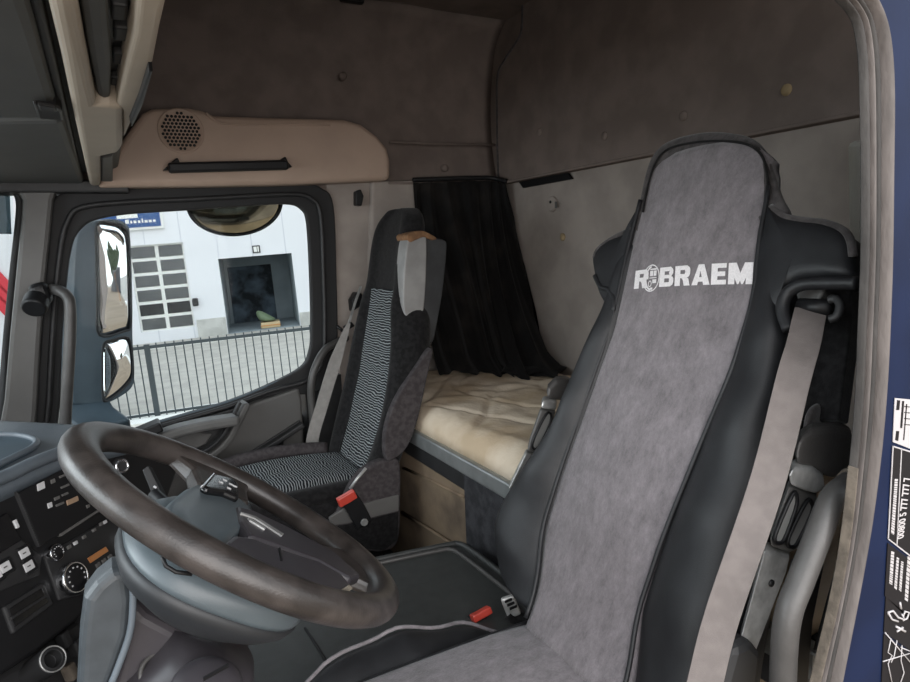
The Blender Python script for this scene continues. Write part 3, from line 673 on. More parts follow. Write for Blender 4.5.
# what the mirrors see behind the truck: container, orange post, trees
def rbox(c, s, bm=None): return box((c[0] - s[0] / 2, c[1] - s[1] / 2, c[2]), (c[0] + s[0] / 2, c[1] + s[1] / 2, c[2] + s[2]), bm)
ct = pobj('container', rbox((40, -11.3, 0), (3, 1.9, 1.6)), 'container_dark', smooth=False, bev=0.05)
tag(ct, 'dark container behind the truck, seen in the passenger mirror', 'container')
op = pobj('marker_post', rbox((30, -13.65, 0), (.14, .14, 1.75)), 'orange_paint', smooth=False, bev=0.03)
tag(op, 'orange post by the dark container, reflected in the mirror', 'post')
for q, (tx, ty, hgt) in enumerate(((60, -9.0, 4.0), (62, -7.9, 4.8), (58, -8.1, 3.7), (64, -6.4, 4.4))):
    tr_ = bpy.data.objects.new('tree', None); C.objects.link(tr_); tr_.matrix_world = FR @ Matrix.Translation((tx, ty, 0))
    tag(tr_, ['slim tree at the inner end of the row in the passenger mirror', 'tallest slim tree of the row behind the truck', 'lowest slim tree of the row, in front of the tallest', 'slim tree of the row standing nearest the warehouse'][q], 'tree', 'trees behind the truck')
    t_ = obj('trunk', disc((0, 0, 0), (0, 0, 1), .1, hgt * .4, n=8, rtop=.06), 'bark'); t_.parent = tr_
    bmc = bmesh.new(); bmesh.ops.create_icosphere(bmc, subdivisions=4, radius=1)
    for v in bmc.verts:
        d = v.co.copy(); f = 1 + .18 * math.sin(d.x * 7 + q) * math.sin(d.y * 8) + .14 * math.sin(d.z * 11 + d.x * 9) + random.uniform(-.08, .08)
        v.co = V((d.x * f * .55 * (1.1 - .7 * d.z), d.y * f * .55 * (1.1 - .7 * d.z), hgt * .58 + d.z * hgt * .42))
    c_ = obj('crown', bmc, 'leaf_green', smooth=False); c_.parent = tr_

# ------------------------------------------------------------------ mirrors on the passenger side
mr = thing('door_mirror', 'tall blue grey passenger door mirror with large and small glass', 'mirror', onY(110, 410, 2.80))
YM = 2.80
hp = [(80, 231), (92, 222), (112, 219), (127, 224), (131, 240), (133, 300), (133, 336), (135, 370), (133, 386), (122, 396), (104, 404), (80, 404), (73, 395), (73, 320), (75, 260)]
hpts = crom([onY(a, b, YM) for a, b in hp], 60, True)
obj('housing', prism(hpts, (-0.16, 0.14, 0)), 'mirror_housing', mr, smooth=False, bev=0.015, bseg=3)
ma = V((0.70, -0.714, 0.02)).normalized()                 # the glass looks back along the truck
def mplane(px, lift): return [hit(a, b, onY(115, 300, YM) + ma * lift, ma) for a, b in px]
mg = [(96.5, 224), (112, 222.5), (123, 227), (128, 240), (130, 300), (130, 326), (124, 331), (99, 335), (97, 300), (95.5, 250)]
def convex(px, lift, bulge):
    P = crom(mplane(px, lift), 40, True); c = sum(P, V()) / len(P); bm = bmesh.new(); rings = []
    for s in (1, .8, .6, .4, .2, .05): rings.append([c.lerp(p, s) + ma * bulge * (1 - s * s) for p in P])
    loft([[p - ma * .001 for p in P]] + rings, bm); return bm
obj('main_glass', convex(mg, 0.055, 0.002), 'mirror_glass', mr)
wg = [(103, 345), (112, 340), (125, 337), (130, 343), (132.5, 365), (131, 378), (120, 391), (106, 401), (102.5, 396), (102, 370)]
obj('wide_angle_glass', convex(wg, 0.055, 0.014), 'mirror_glass', mr)
obj('mirror_rim', tube(crom([p + ma * .002 for p in mplane(mg, 0.055)], 50, True), 0.0045, n=8, closed=True), 'hub_shade_rim_dark', mr)
obj('wide_angle_rim', tube(crom([p + ma * .002 for p in mplane(wg, 0.055)], 50, True), 0.0045, n=8, closed=True), 'hub_shade_rim_dark', mr)
obj('arm', strap([onY(82, 400, 2.88), onY(92, 418, 2.74), onY(110, 432, 2.62)], (1, 0, 0), 0.16, 0.05), 'mirror_housing', mr, smooth=False, bev=0.01)
km = thing('kerb_mirror', 'oval convex kerb mirror hanging outside above the passenger window', 'mirror', onY(236, 205, 2.72))
kc = onY(236, 204, 2.74); kn = V((0.08, -0.86, -0.42)).normalized(); ku = V((1, 0, 0.03)).normalized(); kv = kn.cross(ku).normalized()
if kv.z < 0: kv = -kv
kx = (onY(283, 205, 2.74) - onY(190, 207, 2.74)).length / 2; kz_ = (onY(236, 204, 2.74) - onY(236, 236, 2.74)).length * 1.05
rings = []
for s in (1, .9, .7, .5, .3, .1): rings.append([kc + ku * math.cos(t) * kx * s + kv * math.sin(t) * kz_ * s + kn * .035 * (1 - s * s) for t in [2 * math.pi * q / 40 for q in range(40)]])
obj('glass', loft([[p - kn * .004 for p in rings[0]]] + rings), 'kerb_mirror_glass', km)
obj('rim', tube([kc + ku * math.cos(t) * kx * 1.01 + kv * math.sin(t) * kz_ * 1.01 for t in [2 * math.pi * q / 48 for q in range(48)]], 0.006, n=8, closed=True), 'black_plastic', km)
rings = []
for s in (1.0, .92, .7, .35): rings.append([kc + ku * math.cos(t) * kx * s + kv * math.sin(t) * kz_ * s - kn * (.012 + .10 * (1 - s * s)) for t in [2 * math.pi * q / 40 for q in range(40)]])
obj('shell', loft(rings), 'black_plastic', km)
obj('bracket', tube([kc - kn * .08, kc - kn * .05 + V((0, -.05, .12)), kc + V((0, -.16, .22))], .018), 'black_plastic', km)
# ------------------------------------------------------------------ overhead console above the windscreen
ZK = 0.25
def kpoly(px, z=ZK): return [onZ(a, b, z) for a, b in px]
oc = thing('overhead_console', 'beige and dark grey overhead console above the windscreen', 'overhead console', onZ(80, 170, ZK))
# dark body above everything, following the slope of the shelf
lipn, lipf = onZ(60, 20, ZK), onZ(108, 184, ZK)
def ky(px, py): return onZ(px, py, ZK)
yN, yF = 0.62, 2.44
xr_ = lambda y: lipf.x + 0.10
body = [(-0.80, 0.29), (-0.80, 0.90), (0.05, 0.90), (0.09, 0.55), (0.075, 0.30), (0.03, 0.285)]
obj('body', prism([V((x, yN, z)) for x, z in body], (0, yF - yN, 0)), 'lid_grey', oc, smooth=False, bev=0.01)
obj('far_lid', prism(kpoly([(-120, 125), (0, 123), (64, 122), (84, 184), (-60, 184)]), (0, 0, 0.05)), 'lid_grey', oc, smooth=False, bev=0.012)
obj('near_lid', prism(kpoly([(-200, 119), (30, 119), (60, 118), (36, 30), (27, 0), (20, -40), (-200, -40)]), (0, 0, 0.05)), 'lid_grey', oc, smooth=False, bev=0.012)
lt = obj('latch', prism(kpoly([(33, 104), (56, 107), (62, 112), (64, 121), (38, 119)], ZK - 0.006), (0, 0, 0.03)), 'black_plastic', oc, smooth=False, bev=0.004)
obj('latch_tab', prism(kpoly([(38, 105), (54, 108), (57, 112), (40, 111)], ZK - 0.012), (0, 0, 0.006)), 'dark_plastic', lt, smooth=False, bev=0.002)
obj('dark_groove', prism(kpoly([(26, -10), (40, -10), (56, 60), (66, 105), (84, 186), (78, 186), (58, 105)], ZK + 0.012), (0, 0, 0.03)), 'dark_plastic', oc, smooth=False, bev=0.004)
obj('inner_rib', prism(kpoly([(44, -12), (75, -12), (86, 50), (97, 106), (110, 107), (124, 109), (123, 148), (119, 153), (101, 157), (101, 186), (90, 186), (76, 125), (62, 60)], ZK - 0.008), (0, 0, 0.05)), 'console_beige', oc, smooth=False, bev=0.012, bseg=4)
obj('side_tray', prism(kpoly([(101, 158), (113, 156), (113, 184), (101, 184)], ZK + 0.004), (0, 0, 0.03)), 'grey_plastic', oc, smooth=False, bev=0.005)
obj('shelf_edge', prism(kpoly([(78, -10), (107, -10), (112, 60), (111, 103), (99, 104), (88, 50)], ZK + 0.006), (0, 0, 0.03)), 'lid_grey', oc, smooth=False, bev=0.008)
obj('shelf_gap', prism(kpoly([(106, -10), (140, -10), (128, 45), (116, 98), (111, 102)], ZK + 0.03), (0, 0, 0.03)), 'black_plastic', oc, smooth=False)
for q, (a, b) in enumerate(((119, 8), (121, 30), (119, 55), (116, 78))):
    obj('shelf_fitting', fbox(onZ(a, b, ZK + 0.026), (1, 0, 0), (0, 1, 0), (0, 0, 1), 0.016, 0.05, 0.012), 'dark_plastic', oc, smooth=False, bev=0.003)
obj('outer_rib', prism(kpoly([(138, -12), (170, -12), (160, 30), (152, 70), (140, 108), (132, 122), (124, 140), (123, 112), (117, 106), (124, 75), (134, 35)], ZK - 0.004), (0, 0, 0.05)), 'console_beige', oc, smooth=False, bev=0.012, bseg=4)
obj('rim_strip', prism(kpoly([(149, 70), (153, 72), (143, 106), (132, 128), (130, 122), (140, 98)], ZK - 0.014), (0, 0, 0.02)), 'black_plastic', oc, smooth=False, bev=0.003)
struct(obj('trim_8', box((-0.6, 2.43, 0.222), (0.10, YW + 0.06, 0.262)), 'dark_plastic', smooth=False, bev=0.006))

# ------------------------------------------------------------------ dashboard
T = math.radians(17)
PA = V((0.6, 0.8, 0)); PH = V((0.8, -0.6, 0)); PB = (-math.cos(T) * V((0, 0, 1)) + math.sin(T) * PH).normalized(); PN = (math.cos(T) * PH + math.sin(T) * V((0, 0, 1))).normalized()
P0 = ray(17, 493) * 1.05
def dp(px, py, lift=0.0): return hit(px, py, P0 + PN * lift, PN)
ds = thing('dashboard', 'black and blue grey dashboard with radio and heater panel behind the steering wheel', 'dashboard', V((-0.35, 1.3, -0.8)))
face_px = [(-60, 512), (0, 484), (30, 468), (62, 452), (100, 440), (150, 432), (178, 470), (160, 520), (128, 570), (96, 605), (40, 650), (-60, 715)]
obj('centre_panel', prism([dp(a, b) for a, b in face_px], -PN * 0.12), 'black_plastic', ds, smooth=False, bev=0.006)
obj('main_body', box((-0.90, 0.50, -1.0), (-0.38, 2.43, -0.52)), 'dark_plastic', ds, smooth=False, bev=0.03)
obj('lower_panel', prism([dp(a, b, -0.03) for a, b in [(-60, 712), (40, 648), (96, 603), (140, 570), (150, 640), (120, 760), (-60, 800)]], -PN * 0.2), 'dark_plastic', ds, smooth=False, bev=0.01)
# top pad with its tray
edge_px = [(-70, 500), (0, 476), (35, 460), (70, 447), (95, 441), (140, 432)]
er = [dp(a, b, 0.012) for a, b in edge_px]
def pad(u, v):
    P = crom(er, 31); p = P[min(30, int(u * 30))]
    return p - PH * (0.42 * v) + V((0, 0, 0.022 * math.sin(math.pi * min(1, v * 2.2) * 0.5) + 0.02 * v - 0.012))
obj('top_pad', sheet(pad, 30, 14, V((0, 0, -.03))), 'dash_blue_grey', ds)
obj('pad_edge', tube(crom([p - V((0, 0, 0.004)) for p in er], 40), 0.011, n=10), 'dash_blue_grey', ds)
tray = [V(pad(*q)) + V((0, 0, 0.006)) for q in ((0.12, .10), (0.45, .10), (0.62, .16), (0.66, .30), (0.5, .40), (0.12, .46))]
obj('top_tray', prism(crom(tray, 40, True), (0, 0, -0.012)), 'mirror_housing', ds, smooth=False, bev=0.004)
obj('tray_lip', tube([p + V((0, 0, .002)) for p in crom(tray, 50, True)], 0.006, n=8, closed=True), 'dash_blue_grey', ds)
# far pad towards the passenger door
obj('passenger_pad', box((-0.75, 1.7, -0.60), (-0.10, 2.42, -0.545)), 'dash_blue_grey', ds, smooth=False, bev=0.03, bseg=4)
def dpanel(name, px, m, lift=0.004, parent=ds, bev=0.002):
    return obj(name, prism([dp(a, b, lift) for a, b in px], -PN * (lift + 0.004)), m, parent, smooth=False, bev=bev)
radio = dpanel('radio', [(18, 493), (52, 475), (100, 450), (125, 490), (110, 507), (41, 546)], 'black_plastic', 0.006)
dpanel('radio_slot', [(60, 534), (99, 509), (100, 511), (62, 536)], 'grey_plastic', 0.008, radio, 0.0005)
dpanel('radio_frame', [(16.5, 491.5), (17.5, 491), (40.5, 546), (39.5, 546.5)], 'dark_plastic', 0.0065, radio, 0.0005)
for a, b, wx, wy, m in ((41, 486, 7, 7, 'icon_white'), (53, 481, 4, 4, 'grey_plastic'), (62, 476, 5, 2, 'grey_plastic'), (50, 505, 4, 5, 'icon_white'), (72.5, 500.5, 11, 5, 'icon_tan'), (57, 498, 5, 3, 'grey_plastic'), (65, 494, 6, 2, 'grey_plastic'), (60, 504, 8, 2, 'grey_plastic'), (65, 486, 8, 2, 'grey_plastic'), (78, 484, 5, 3, 'grey_plastic'), (88, 506, 3, 3, 'grey_plastic')):
    dpanel('radio_key', [(a - wx / 2, b - wy / 2 + wx * .22), (a + wx / 2, b - wy / 2 - wx * .22), (a + wx / 2 + 1, b + wy / 2 - wx * .22), (a - wx / 2 + 1, b + wy / 2 + wx * .22)], m, 0.008, radio, 0.0005)
heater = dpanel('heater_panel', [(45, 556), (120, 512), (150, 528), (132, 556), (92, 592), (60, 600)], 'dark_plastic', 0.005)
dpanel('heater_display', [(88, 558), (106, 546.5), (109, 551), (91, 563)], 'orange_lcd', 0.007, heater, 0.0008)
for a, b in ((69, 547), (75.5, 543), (84, 537), (94, 530), (101, 524), (105, 522)):
    obj('heater_key', fbox(dp(a, b, 0.007), PA, PB, PN, 0.008, 0.006, 0.004), 'icon_white' if a in (75.5, 105) else 'grey_plastic', heater, smooth=False, bev=0.001)
for a, b in ((98, 565), (104, 561), (110, 557), (113, 563)):
    obj('heater_key', fbox(dp(a, b, 0.006), PA, PB, PN, 0.010, 0.008, 0.004), 'grey_plastic', heater, smooth=False, bev=0.001)
def knob(px, py, r, h, parent):
    k = obj('knob', disc(dp(px, py), PN, r, h, n=32, prof=[(r, 0), (r, h * .8), (r * .93, h), (r * .84, h), (r * .84, h * .9)]), 'chrome', parent, bev=0.0006)
    obj('knob_cap', disc(dp(px, py) + PN * h * .88, PN, r * .84, .003, n=28, prof=[(r * .84, 0), (r * .82, .002), (r * .3, .003)]), 'black_plastic', k)
    for q in range(9):
        t = math.radians(150 + q * 30); c = dp(px, py) + PN * (h * .88 + .0035) + PA * math.cos(t) * r * .62 + PB * math.sin(t) * r * .62
        obj('knob_mark', fbox(c, PA, PB, PN, r * .09, r * .09, .001), 'icon_white', k, smooth=False)
    return k
knob(67, 580, 0.0275, 0.02, heater); knob(51, 554, 0.0145, 0.014, radio); knob(123, 537, 0.022, 0.018, heater)
dpanel('switch_bank', [(-30, 555), (22, 540), (42, 556), (40, 575), (-20, 600)], 'dark_plastic', 0.004)
for a, b in ((24.5, 553), (29, 566), (5.5, 567), (-4, 575)):
    s_ = obj('switch', fbox(dp(a, b, 0.004), PA, PB, PN, 0.024, 0.024, 0.008), 'black_plastic', ds, smooth=False, bev=0.002)
    obj('switch_icon', fbox(dp(a, b, 0.0095), PA, PB, PN, 0.018, 0.014, 0.002), 'icon_white', s_, smooth=False, bev=0.0008)
    obj('switch_mark', fbox(dp(a, b, 0.0108), PA, PB, PN, 0.006, 0.002, 0.001), 'grey_plastic', s_, smooth=False)
scr = dpanel('side_screen', [(-20, 528), (8, 512), (22, 540), (-10, 560)], 'screen_black', 0.006)
obj('screen_key', fbox(dp(16, 524, 0.006), PA, PB, PN, 0.006, 0.014, 0.004), 'icon_white', scr, smooth=False, bev=0.001)
vt = dpanel('storage_slot', [(4, 607), (44, 582), (54, 604), (14, 634)], 'dark_plastic', 0.006, ds, 0.003)
dpanel('slot_hollow', [(9, 609), (42, 588), (49, 602), (15, 627)], 'screen_black', 0.0075, vt, 0.001)
dpanel('slot_rib', [(11, 617), (46, 595), (47, 597), (12, 620)], 'dark_plastic', 0.010, vt, 0.001)
# round socket and odds low on the console
bk = obj('socket', disc(dp(41, 667, 0.0), (0.55, -0.62, 0.55), 0.02, 0.05, prof=[(0.019, -0.03), (0.021, 0.02), (0.021, 0.035), (0.013, 0.037), (0.012, 0.02)]), 'dark_plastic', ds, bev=0.001)
obj('socket_ring', tube([dp(41, 667) + V((0.55, -0.62, 0.55)).normalized() * 0.036 + (V((0.75, 0.66, 0)) * math.cos(t) + V((-.36, .41, .83)) * math.sin(t)) * 0.019 for t in [2 * math.pi * q / 28 for q in range(28)]], 0.0012, n=6, closed=True), 'worn_metal', bk)
for a, b, m in ((70, 672, 'seal_ochre'), (76, 648, 'dark_plastic'), (64, 640, 'dark_plastic'), (80, 615, 'dark_plastic')):
    obj('bracket', fbox(dp(a, b, -0.02), PA, PB, PN, 0.016, 0.028, 0.02), m, ds, smooth=False, bev=0.004)
# light switch behind the wheel
ls = obj('light_switch', disc(dp(113, 468, -0.02), (0.55, -0.80, 0.25), 0.02, 0.03, prof=[(0.026, -0.03), (0.026, 0.004), (0.019, 0.008), (0.018, 0.026), (0.015, 0.03)]), 'dark_plastic', ds, bev=0.001)
lc = dp(113, 468, -0.02) + V((0.55, -0.80, 0.25)).normalized() * 0.03; la = V((0.55, -0.80, 0.25)).normalized(); lu = la.orthogonal().normalized(); lv = la.cross(lu)
obj('switch_ring', tube([lc + (lu * math.cos(t) + lv * math.sin(t)) * 0.0125 for t in [2 * math.pi * q / 24 for q in range(24)]], 0.0028, n=8, closed=True), 'chrome', ls)

# ------------------------------------------------------------------ steering wheel
WC = V((0.1195, 0.82, -0.333)); WN = V((0.6, 0, 0.8)); WU = V((-0.8, 0, 0.6)); WV = V((0, 1, 0))
def wp(u, v, n=0.0): return WC + WU * u + WV * v + WN * n
def wh_(px, py, n=0.0): return hit(px, py, WC + WN * n, WN)
sw = thing('steering_wheel', 'worn dark leather steering wheel in front of the driver seat', 'steering wheel', WC)
bmr_ = bmesh.new(); rings = []; R0 = 0.2085
for q in range(96):
    t = 2 * math.pi * q / 96; c = wp(R0 * math.cos(t), R0 * math.sin(t)); rd = (WU * math.cos(t) + WV * math.sin(t))
    grip = 1 + 0.05 * math.exp(-((math.sin(t)) / 0.5) ** 8) 
    rings.append([c + (rd * math.cos(s) * 0.0208 + WN * math.sin(s) * 0.0185) * grip for s in [2 * math.pi * k / 18 for k in range(18)]])
rings.append(rings[0]); loft(rings, bmr_, caps=False); bmesh.ops.remove_doubles(bmr_, verts=bmr_.verts[:], dist=1e-6)
obj('rim', bmr_, 'rim_leather', sw)
def rr(hu, hv, e, n, cu=0, cv=0, cnt=40):
    out = []
    for q in range(cnt):
        t = 2 * math.pi * q / cnt; cs, sn = math.cos(t), math.sin(t)
        out.append(wp(cu + hu * math.copysign(abs(cs) ** e, cs), cv + hv * math.copysign(abs(sn) ** e, sn), n))
    return out
hub = obj('airbag_cover', loft([rr(.045, .060, .75, -.014, -.015), rr(.072, .092, .7, -.018, -.014), rr(.092, .112, .7, -.028, -.008), rr(.108, .130, .72, -.046, -.004), rr(.117, .136, .75, -.064, .001), rr(.114, .132, .75, -.072, .002)]), 'hub_blue_grey', sw)
obj('hub_shade_base', loft([rr(.110, .128, .75, -.068, .002), rr(.117, .1355, .75, -.073, .002), rr(.114, .130, .78, -.086, .003), rr(.100, .112, .82, -.102, .003), rr(.07, .08, .9, -.120, 0)]), 'hub_shade_rim_dark', sw)  # lower half of the hub, its shade painted as near-black
obj('cover_seam', tube([onY(162, 556, .700), onY(166, 566, .695), onY(176, 572, .69), onY(192, 574, .69)], .0025, n=6), 'black_plastic', hub)
def wpad(name, px, n, th, m, parent=sw, bev=0.006):
    return obj(name, prism([wh_(a, b, n) for a, b in px], -WN * th), m, parent, smooth=False, bev=bev, bseg=3)
# spokes
obj('spoke_cover', loft([[wh_(c[0], c[1], n_) for c in crom([V((p, q, 0)) for p, q in sp_], 36, True)] for n_, sp_ in (
    (-.030, [(160, 520), (180, 494), (203, 483), (222, 488), (242, 497), (252, 510), (250, 526), (238, 542), (215, 566), (186, 560)]),
    (-.006, [(166, 514), (184, 494), (204, 483), (222, 488), (241, 497), (249, 509), (248, 522), (236, 537), (214, 558), (186, 548)]),
    (.002, [(173, 512), (187, 498), (205, 487), (222, 491), (238, 499), (245, 510), (244, 520), (233, 534), (213, 550), (190, 542)]),
    (.003, [(190, 513), (198, 505), (208, 499), (222, 500), (230, 505), (234, 511), (232, 518), (225, 526), (213, 536), (200, 530)]))]), 'hub_blue_grey', sw)
obj('spoke', loft([[wp(.045, .09, .0), wp(-.035, .10, .0), wp(-.035, .10, -.03), wp(.045, .09, -.03)], [wp(.050, .15, .004), wp(-.040, .15, .004), wp(-.040, .15, -.022), wp(.050, .15, -.022)], [wp(.085, .190, .006), wp(-.055, .20, .006), wp(-.055, .20, -.014), wp(.085, .190, -.014)]]), 'rim_leather', sw, sub=0, smooth=False, bev=0.006)
obj('spoke', loft([[wp(.028, -.10, .006), wp(-.035, -.10, .006), wp(-.035, -.10, -.02), wp(.028, -.10, -.02)], [wp(.030, -.15, .004), wp(-.040, -.15, .004), wp(-.040, -.15, -.018), wp(.030, -.15, -.018)], [wp(.048, -.205, .004), wp(-.055, -.20, .004), wp(-.055, -.20, -.014), wp(.048, -.205, -.014)]]), 'rim_leather', sw, smooth=False, bev=0.006)
obj('spoke', loft([[wp(-.08, -.05, -.0), wp(-.08, .05, -.0), wp(-.08, .05, -.025), wp(-.08, -.05, -.025)], [wp(-.14, -.045, .0), wp(-.14, .045, .0), wp(-.14, .045, -.02), wp(-.14, -.045, -.02)], [wp(-.20, -.07, .004), wp(-.20, .07, .004), wp(-.20, .07, -.014), wp(-.20, -.07, -.014)]]), 'rim_leather', sw, smooth=False, bev=0.006)
bpd = wpad('button_pad', [(203, 484), (214, 473), (232, 477), (240, 484), (240, 497), (226, 491), (208, 488)], .012, .012, 'screen_black')
for a, b in ((221, 482), (225, 480), (231, 484), (235, 486), (229, 488)):
    obj('button_symbol', fbox(wh_(a, b, .0125), WU, WV, WN, .006, .004, .001), 'icon_white', bpd, smooth=False)
wpad('pad_edge', [(202, 485), (213.5, 472.5), (215, 473.5), (204.5, 486)], .014, .004, 'chrome', bpd, .0008)
pd = wpad('lower_pad', [(226, 541), (234, 534), (252, 537), (281, 548), (318, 560), (343, 574), (352, 585), (350, 592), (338, 590), (296, 578), (262, 562), (238, 552)], .012, .02, 'column_purple_grey')
wpad('pad_seam', [(279, 547), (281, 548), (283, 560), (281, 560)], .0135, .004, 'black_plastic', pd, .0005)
wpad('pad_trim', [(234, 555), (246, 559), (262, 566), (280, 573), (280, 576), (258, 568), (240, 561)], .012, .006, 'chrome', pd, .001)
wpad('pad_trim', [(337, 591), (349, 584), (353, 588), (346, 596), (336, 594)], .014, .006, 'chrome', pd, .001)
up = wpad('upper_pad', [(236, 505), (252, 509), (284, 524), (316, 541), (336, 552), (362, 575), (352, 578), (320, 560), (282, 546), (250, 535), (240, 520)], .006, .016, 'column_purple_grey')
wpad('pad_trim', [(241, 511.5), (256, 516), (270, 525), (284, 533.5), (282, 535.5), (269, 527), (255, 518), (241, 513)], .008, .003, 'worn_metal', up, .0005)
wpad('pad_trim', [(248, 517.5), (252, 519), (266, 527.5), (265, 529), (250, 520)], .008, .003, 'worn_metal', up, .0005)

# ------------------------------------------------------------------ steering column with its covers and stalk
col = thing('steering_column', 'blue grey steering column cover under the steering wheel', 'steering column', wp(-.05, 0, -.5))
obj('column_shroud', loft([rr(.055, .06, .8, -.154, -.055), rr(.065, .07, .75, -.18, -.06), rr(.075, .075, .75, -.24, -.05), rr(.075, .075, .8, -.34, -.03), rr(.07, .07, .8, -.50, 0)]), 'column_purple_grey', col)
def pp_(px, y): return [onY(a, b, y) for a, b in px]
obj('side_fin', prism(pp_([(84, 600), (96, 584), (112, 571), (124, 569), (130, 576), (133, 602), (130, 634), (120, 664), (106, 700), (76, 700), (79, 640)], 0.80), (0, 0.05, 0)), 'fin_grey', col, smooth=False, bev=0.012, bseg=4)
obj('fin_ridge', tube(crom(pp_([(124, 572), (132, 585), (133, 604), (130, 632), (120, 662), (108, 692)], 0.795), 24), 0.004, n=8), 'dash_blue_grey', col)
obj('lower_cover', prism(pp_([(124, 585), (150, 612), (190, 634), (232, 652), (246, 668), (250, 720), (100, 720), (118, 660)], 0.815), (0, 0.16, 0)), 'column_purple_grey', col, smooth=False, bev=0.015, bseg=4)
rc = onY(160, 672, 0.805); rn = V((0.25, -0.75, 0.6)).normalized(); ru = rn.orthogonal().normalized(); rv = rn.cross(ru)
obj('ignition_ring', tube([rc + (ru * math.cos(t) + rv * math.sin(t)) * .022 for t in [2 * math.pi * q / 28 for q in range(28)]], .003, n=8, closed=True), 'tube_grey', col)
kb_ = obj('adjuster_knob', disc(onY(206, 690, 0.72), (0.1, -0.35, 0.93), .04, .03, n=40, prof=[(.040, -.06), (.041, -.004), (.039, .006), (.033, .014), (.022, .018), (.006, .0195)]), 'column_purple_grey', col)
obj('knob_slot', fbox(onY(216, 672, 0.70), (0.8, 0.3, 0), (0, .9, .4), (0, -.4, .9), .035, .003, .004), 'black_plastic', kb_, smooth=False)
stk = obj('stalk', tube([wp(.02, .06, -.07), wp(.045, .10, -.055), wp(.08, .14, -.05)], .009, n=10), 'black_plastic', col)
obj('stalk_blade', loft([[p + V((0, 0, 0)) for p in (onY(142, 470, .99), onY(148, 465, .99), onY(152, 467, 1.01), onY(146, 473, 1.01))], [p for p in (onY(154, 500, .97), onY(162, 493, .97), onY(167, 495, .99), onY(159, 504, .99))], [p for p in (onY(163, 508, .96), onY(168, 504, .96), onY(170, 507, .98), onY(166, 511, .98))]]), 'black_plastic', stk, smooth=False, bev=0.002)
for a, b in ((155, 487), (159, 494), (162, 500), (164, 505)):
    obj('stalk_symbol', fbox(onY(a, b, .955), (.7, 0, -.7), (0, 1, 0), (.7, 0, .7), .004, .002, .0025), 'icon_white', stk, smooth=False)
# ------------------------------------------------------------------ driver seat (frame: w towards the passenger, s up along the back, d out of the back)
SO = V((0.928, 0.83, -0.071)); EW = V((0, 1, 0)); ES = V((0.3872, 0, 0.922)); EN = V((-0.922, 0, 0.3872))
def S(w_, s_, d_=0.0): return SO + EW * w_ + ES * s_ + EN * d_
def sh(px, py, d=0.0): return hit(px, py, SO + EN * d, EN)
def loc(p): q = p - SO; return q.dot(EW), q.dot(ES), q.dot(EN)
drv = thing('driver_seat', 'driver seat in grey suede and black leather cover with white lettering', 'seat', V((0.45, 0.83, -0.86)))
eL = [(-.72, .105), (-.681, .107), (-.628, .12), (-.543, .158), (-.416, .156), (-.268, .146), (-.12, .137), (.05, .156), (.159, .162), (.205, .168), (.225, .160), (.24, .145), (.252, .115)]
eR = [(-.72, -.150), (-.673, -.144), (-.575, -.116), (-.453, -.120), (-.296, -.138), (-.158, -.157), (-.04, -.158), (.063, -.136), (.134, -.129), (.19, -.118), (.215, -.105), (.238, -.075), (.252, -.04)]
def sm(tab, s): return (interp(tab, s - .03) + interp(tab, s - .015) + interp(tab, s) + interp(tab, s + .015) + interp(tab, s + .03)) / 5 if s < .2 else interp(tab, s)
def wob(s, k): return 0.0022 * math.sin(s * 31 + k) + 0.0014 * math.sin(s * 67 + 2 * k)
def panel_pt(u, v):
    s = -.715 + v * .967; l = sm(eL, s); r = sm(eR, s)
    w_ = r + (l - r) * u
    e = 1 - (2 * u - 1) ** 2
    d = .004 + .010 * e + .004 * math.sin(s * 13) * e + .02 * max(0, (-s - .5) / .2) ** 2
    return S(w_, s, d)
cp_ = obj('centre_panel', sheet(panel_pt, 24, 70, -EN * 0.03), 'suede_grey', drv)
# leather bolsters
def bolster(sign, outer, edge, crest, s0, s1, n=26):
    rings = []
    for i in range(n):
        s = s0 + (s1 - s0) * i / (n - 1); e = interp(edge, s); o = interp(outer, s); c = interp(crest, s)
        e -= sign * .012
        wd = o - e; wv = .004 * math.sin(s * 42 + sign) * min(1, abs(wd) / .1)
        rings.append([S(e, s, -.015), S(e + wd * .10, s, .010), S(e + wd * .35, s, c * .75 + wv), S(e + wd * .65, s, c + wv), S(e + wd * .90, s, c * .55), S(o, s, -.03), S(o - wd * .06, s, -.09), S(e + wd * .4, s, -.10), S(e, s, -.095)])
    return loft(rings)
oLt = [(-.70, .17), (-.673, .268), (-.58, .318), (-.53, .312), (-.477, .284), (-.40, .245), (-.325, .216), (-.193, .206), (-.08, .185), (-.02, .19), (.06, .19)]
crL = [(-.70, .02), (-.6, .05), (-.45, .05), (-.2, .035), (.06, .01)]
obj('side_bolster', bolster(1, oLt, eL, crL, -.70, .07, 34), 'black_leather', drv, sub=2)
oRt = [(-.72, -.30), (-.6, -.305), (-.45, -.285), (-.3, -.27), (-.16, -.25), (-.08, -.235), (-.03, -.20), (.07, -.19)]
crR = [(-.72, .05), (-.5, .055), (-.2, .04), (.07, .012)]
obj('side_bolster', bolster(-1, oRt, eR, crR, -.72, .09, 34), 'black_leather', drv, sub=2)
def seatprism(name, px, d0, th, m, bev, parent=drv, bseg=4, sub=0):
    return obj(name, prism([sh(a, b, d0) for a, b in px], -EN * th), m, parent, smooth=False, bev=bev, bseg=bseg)
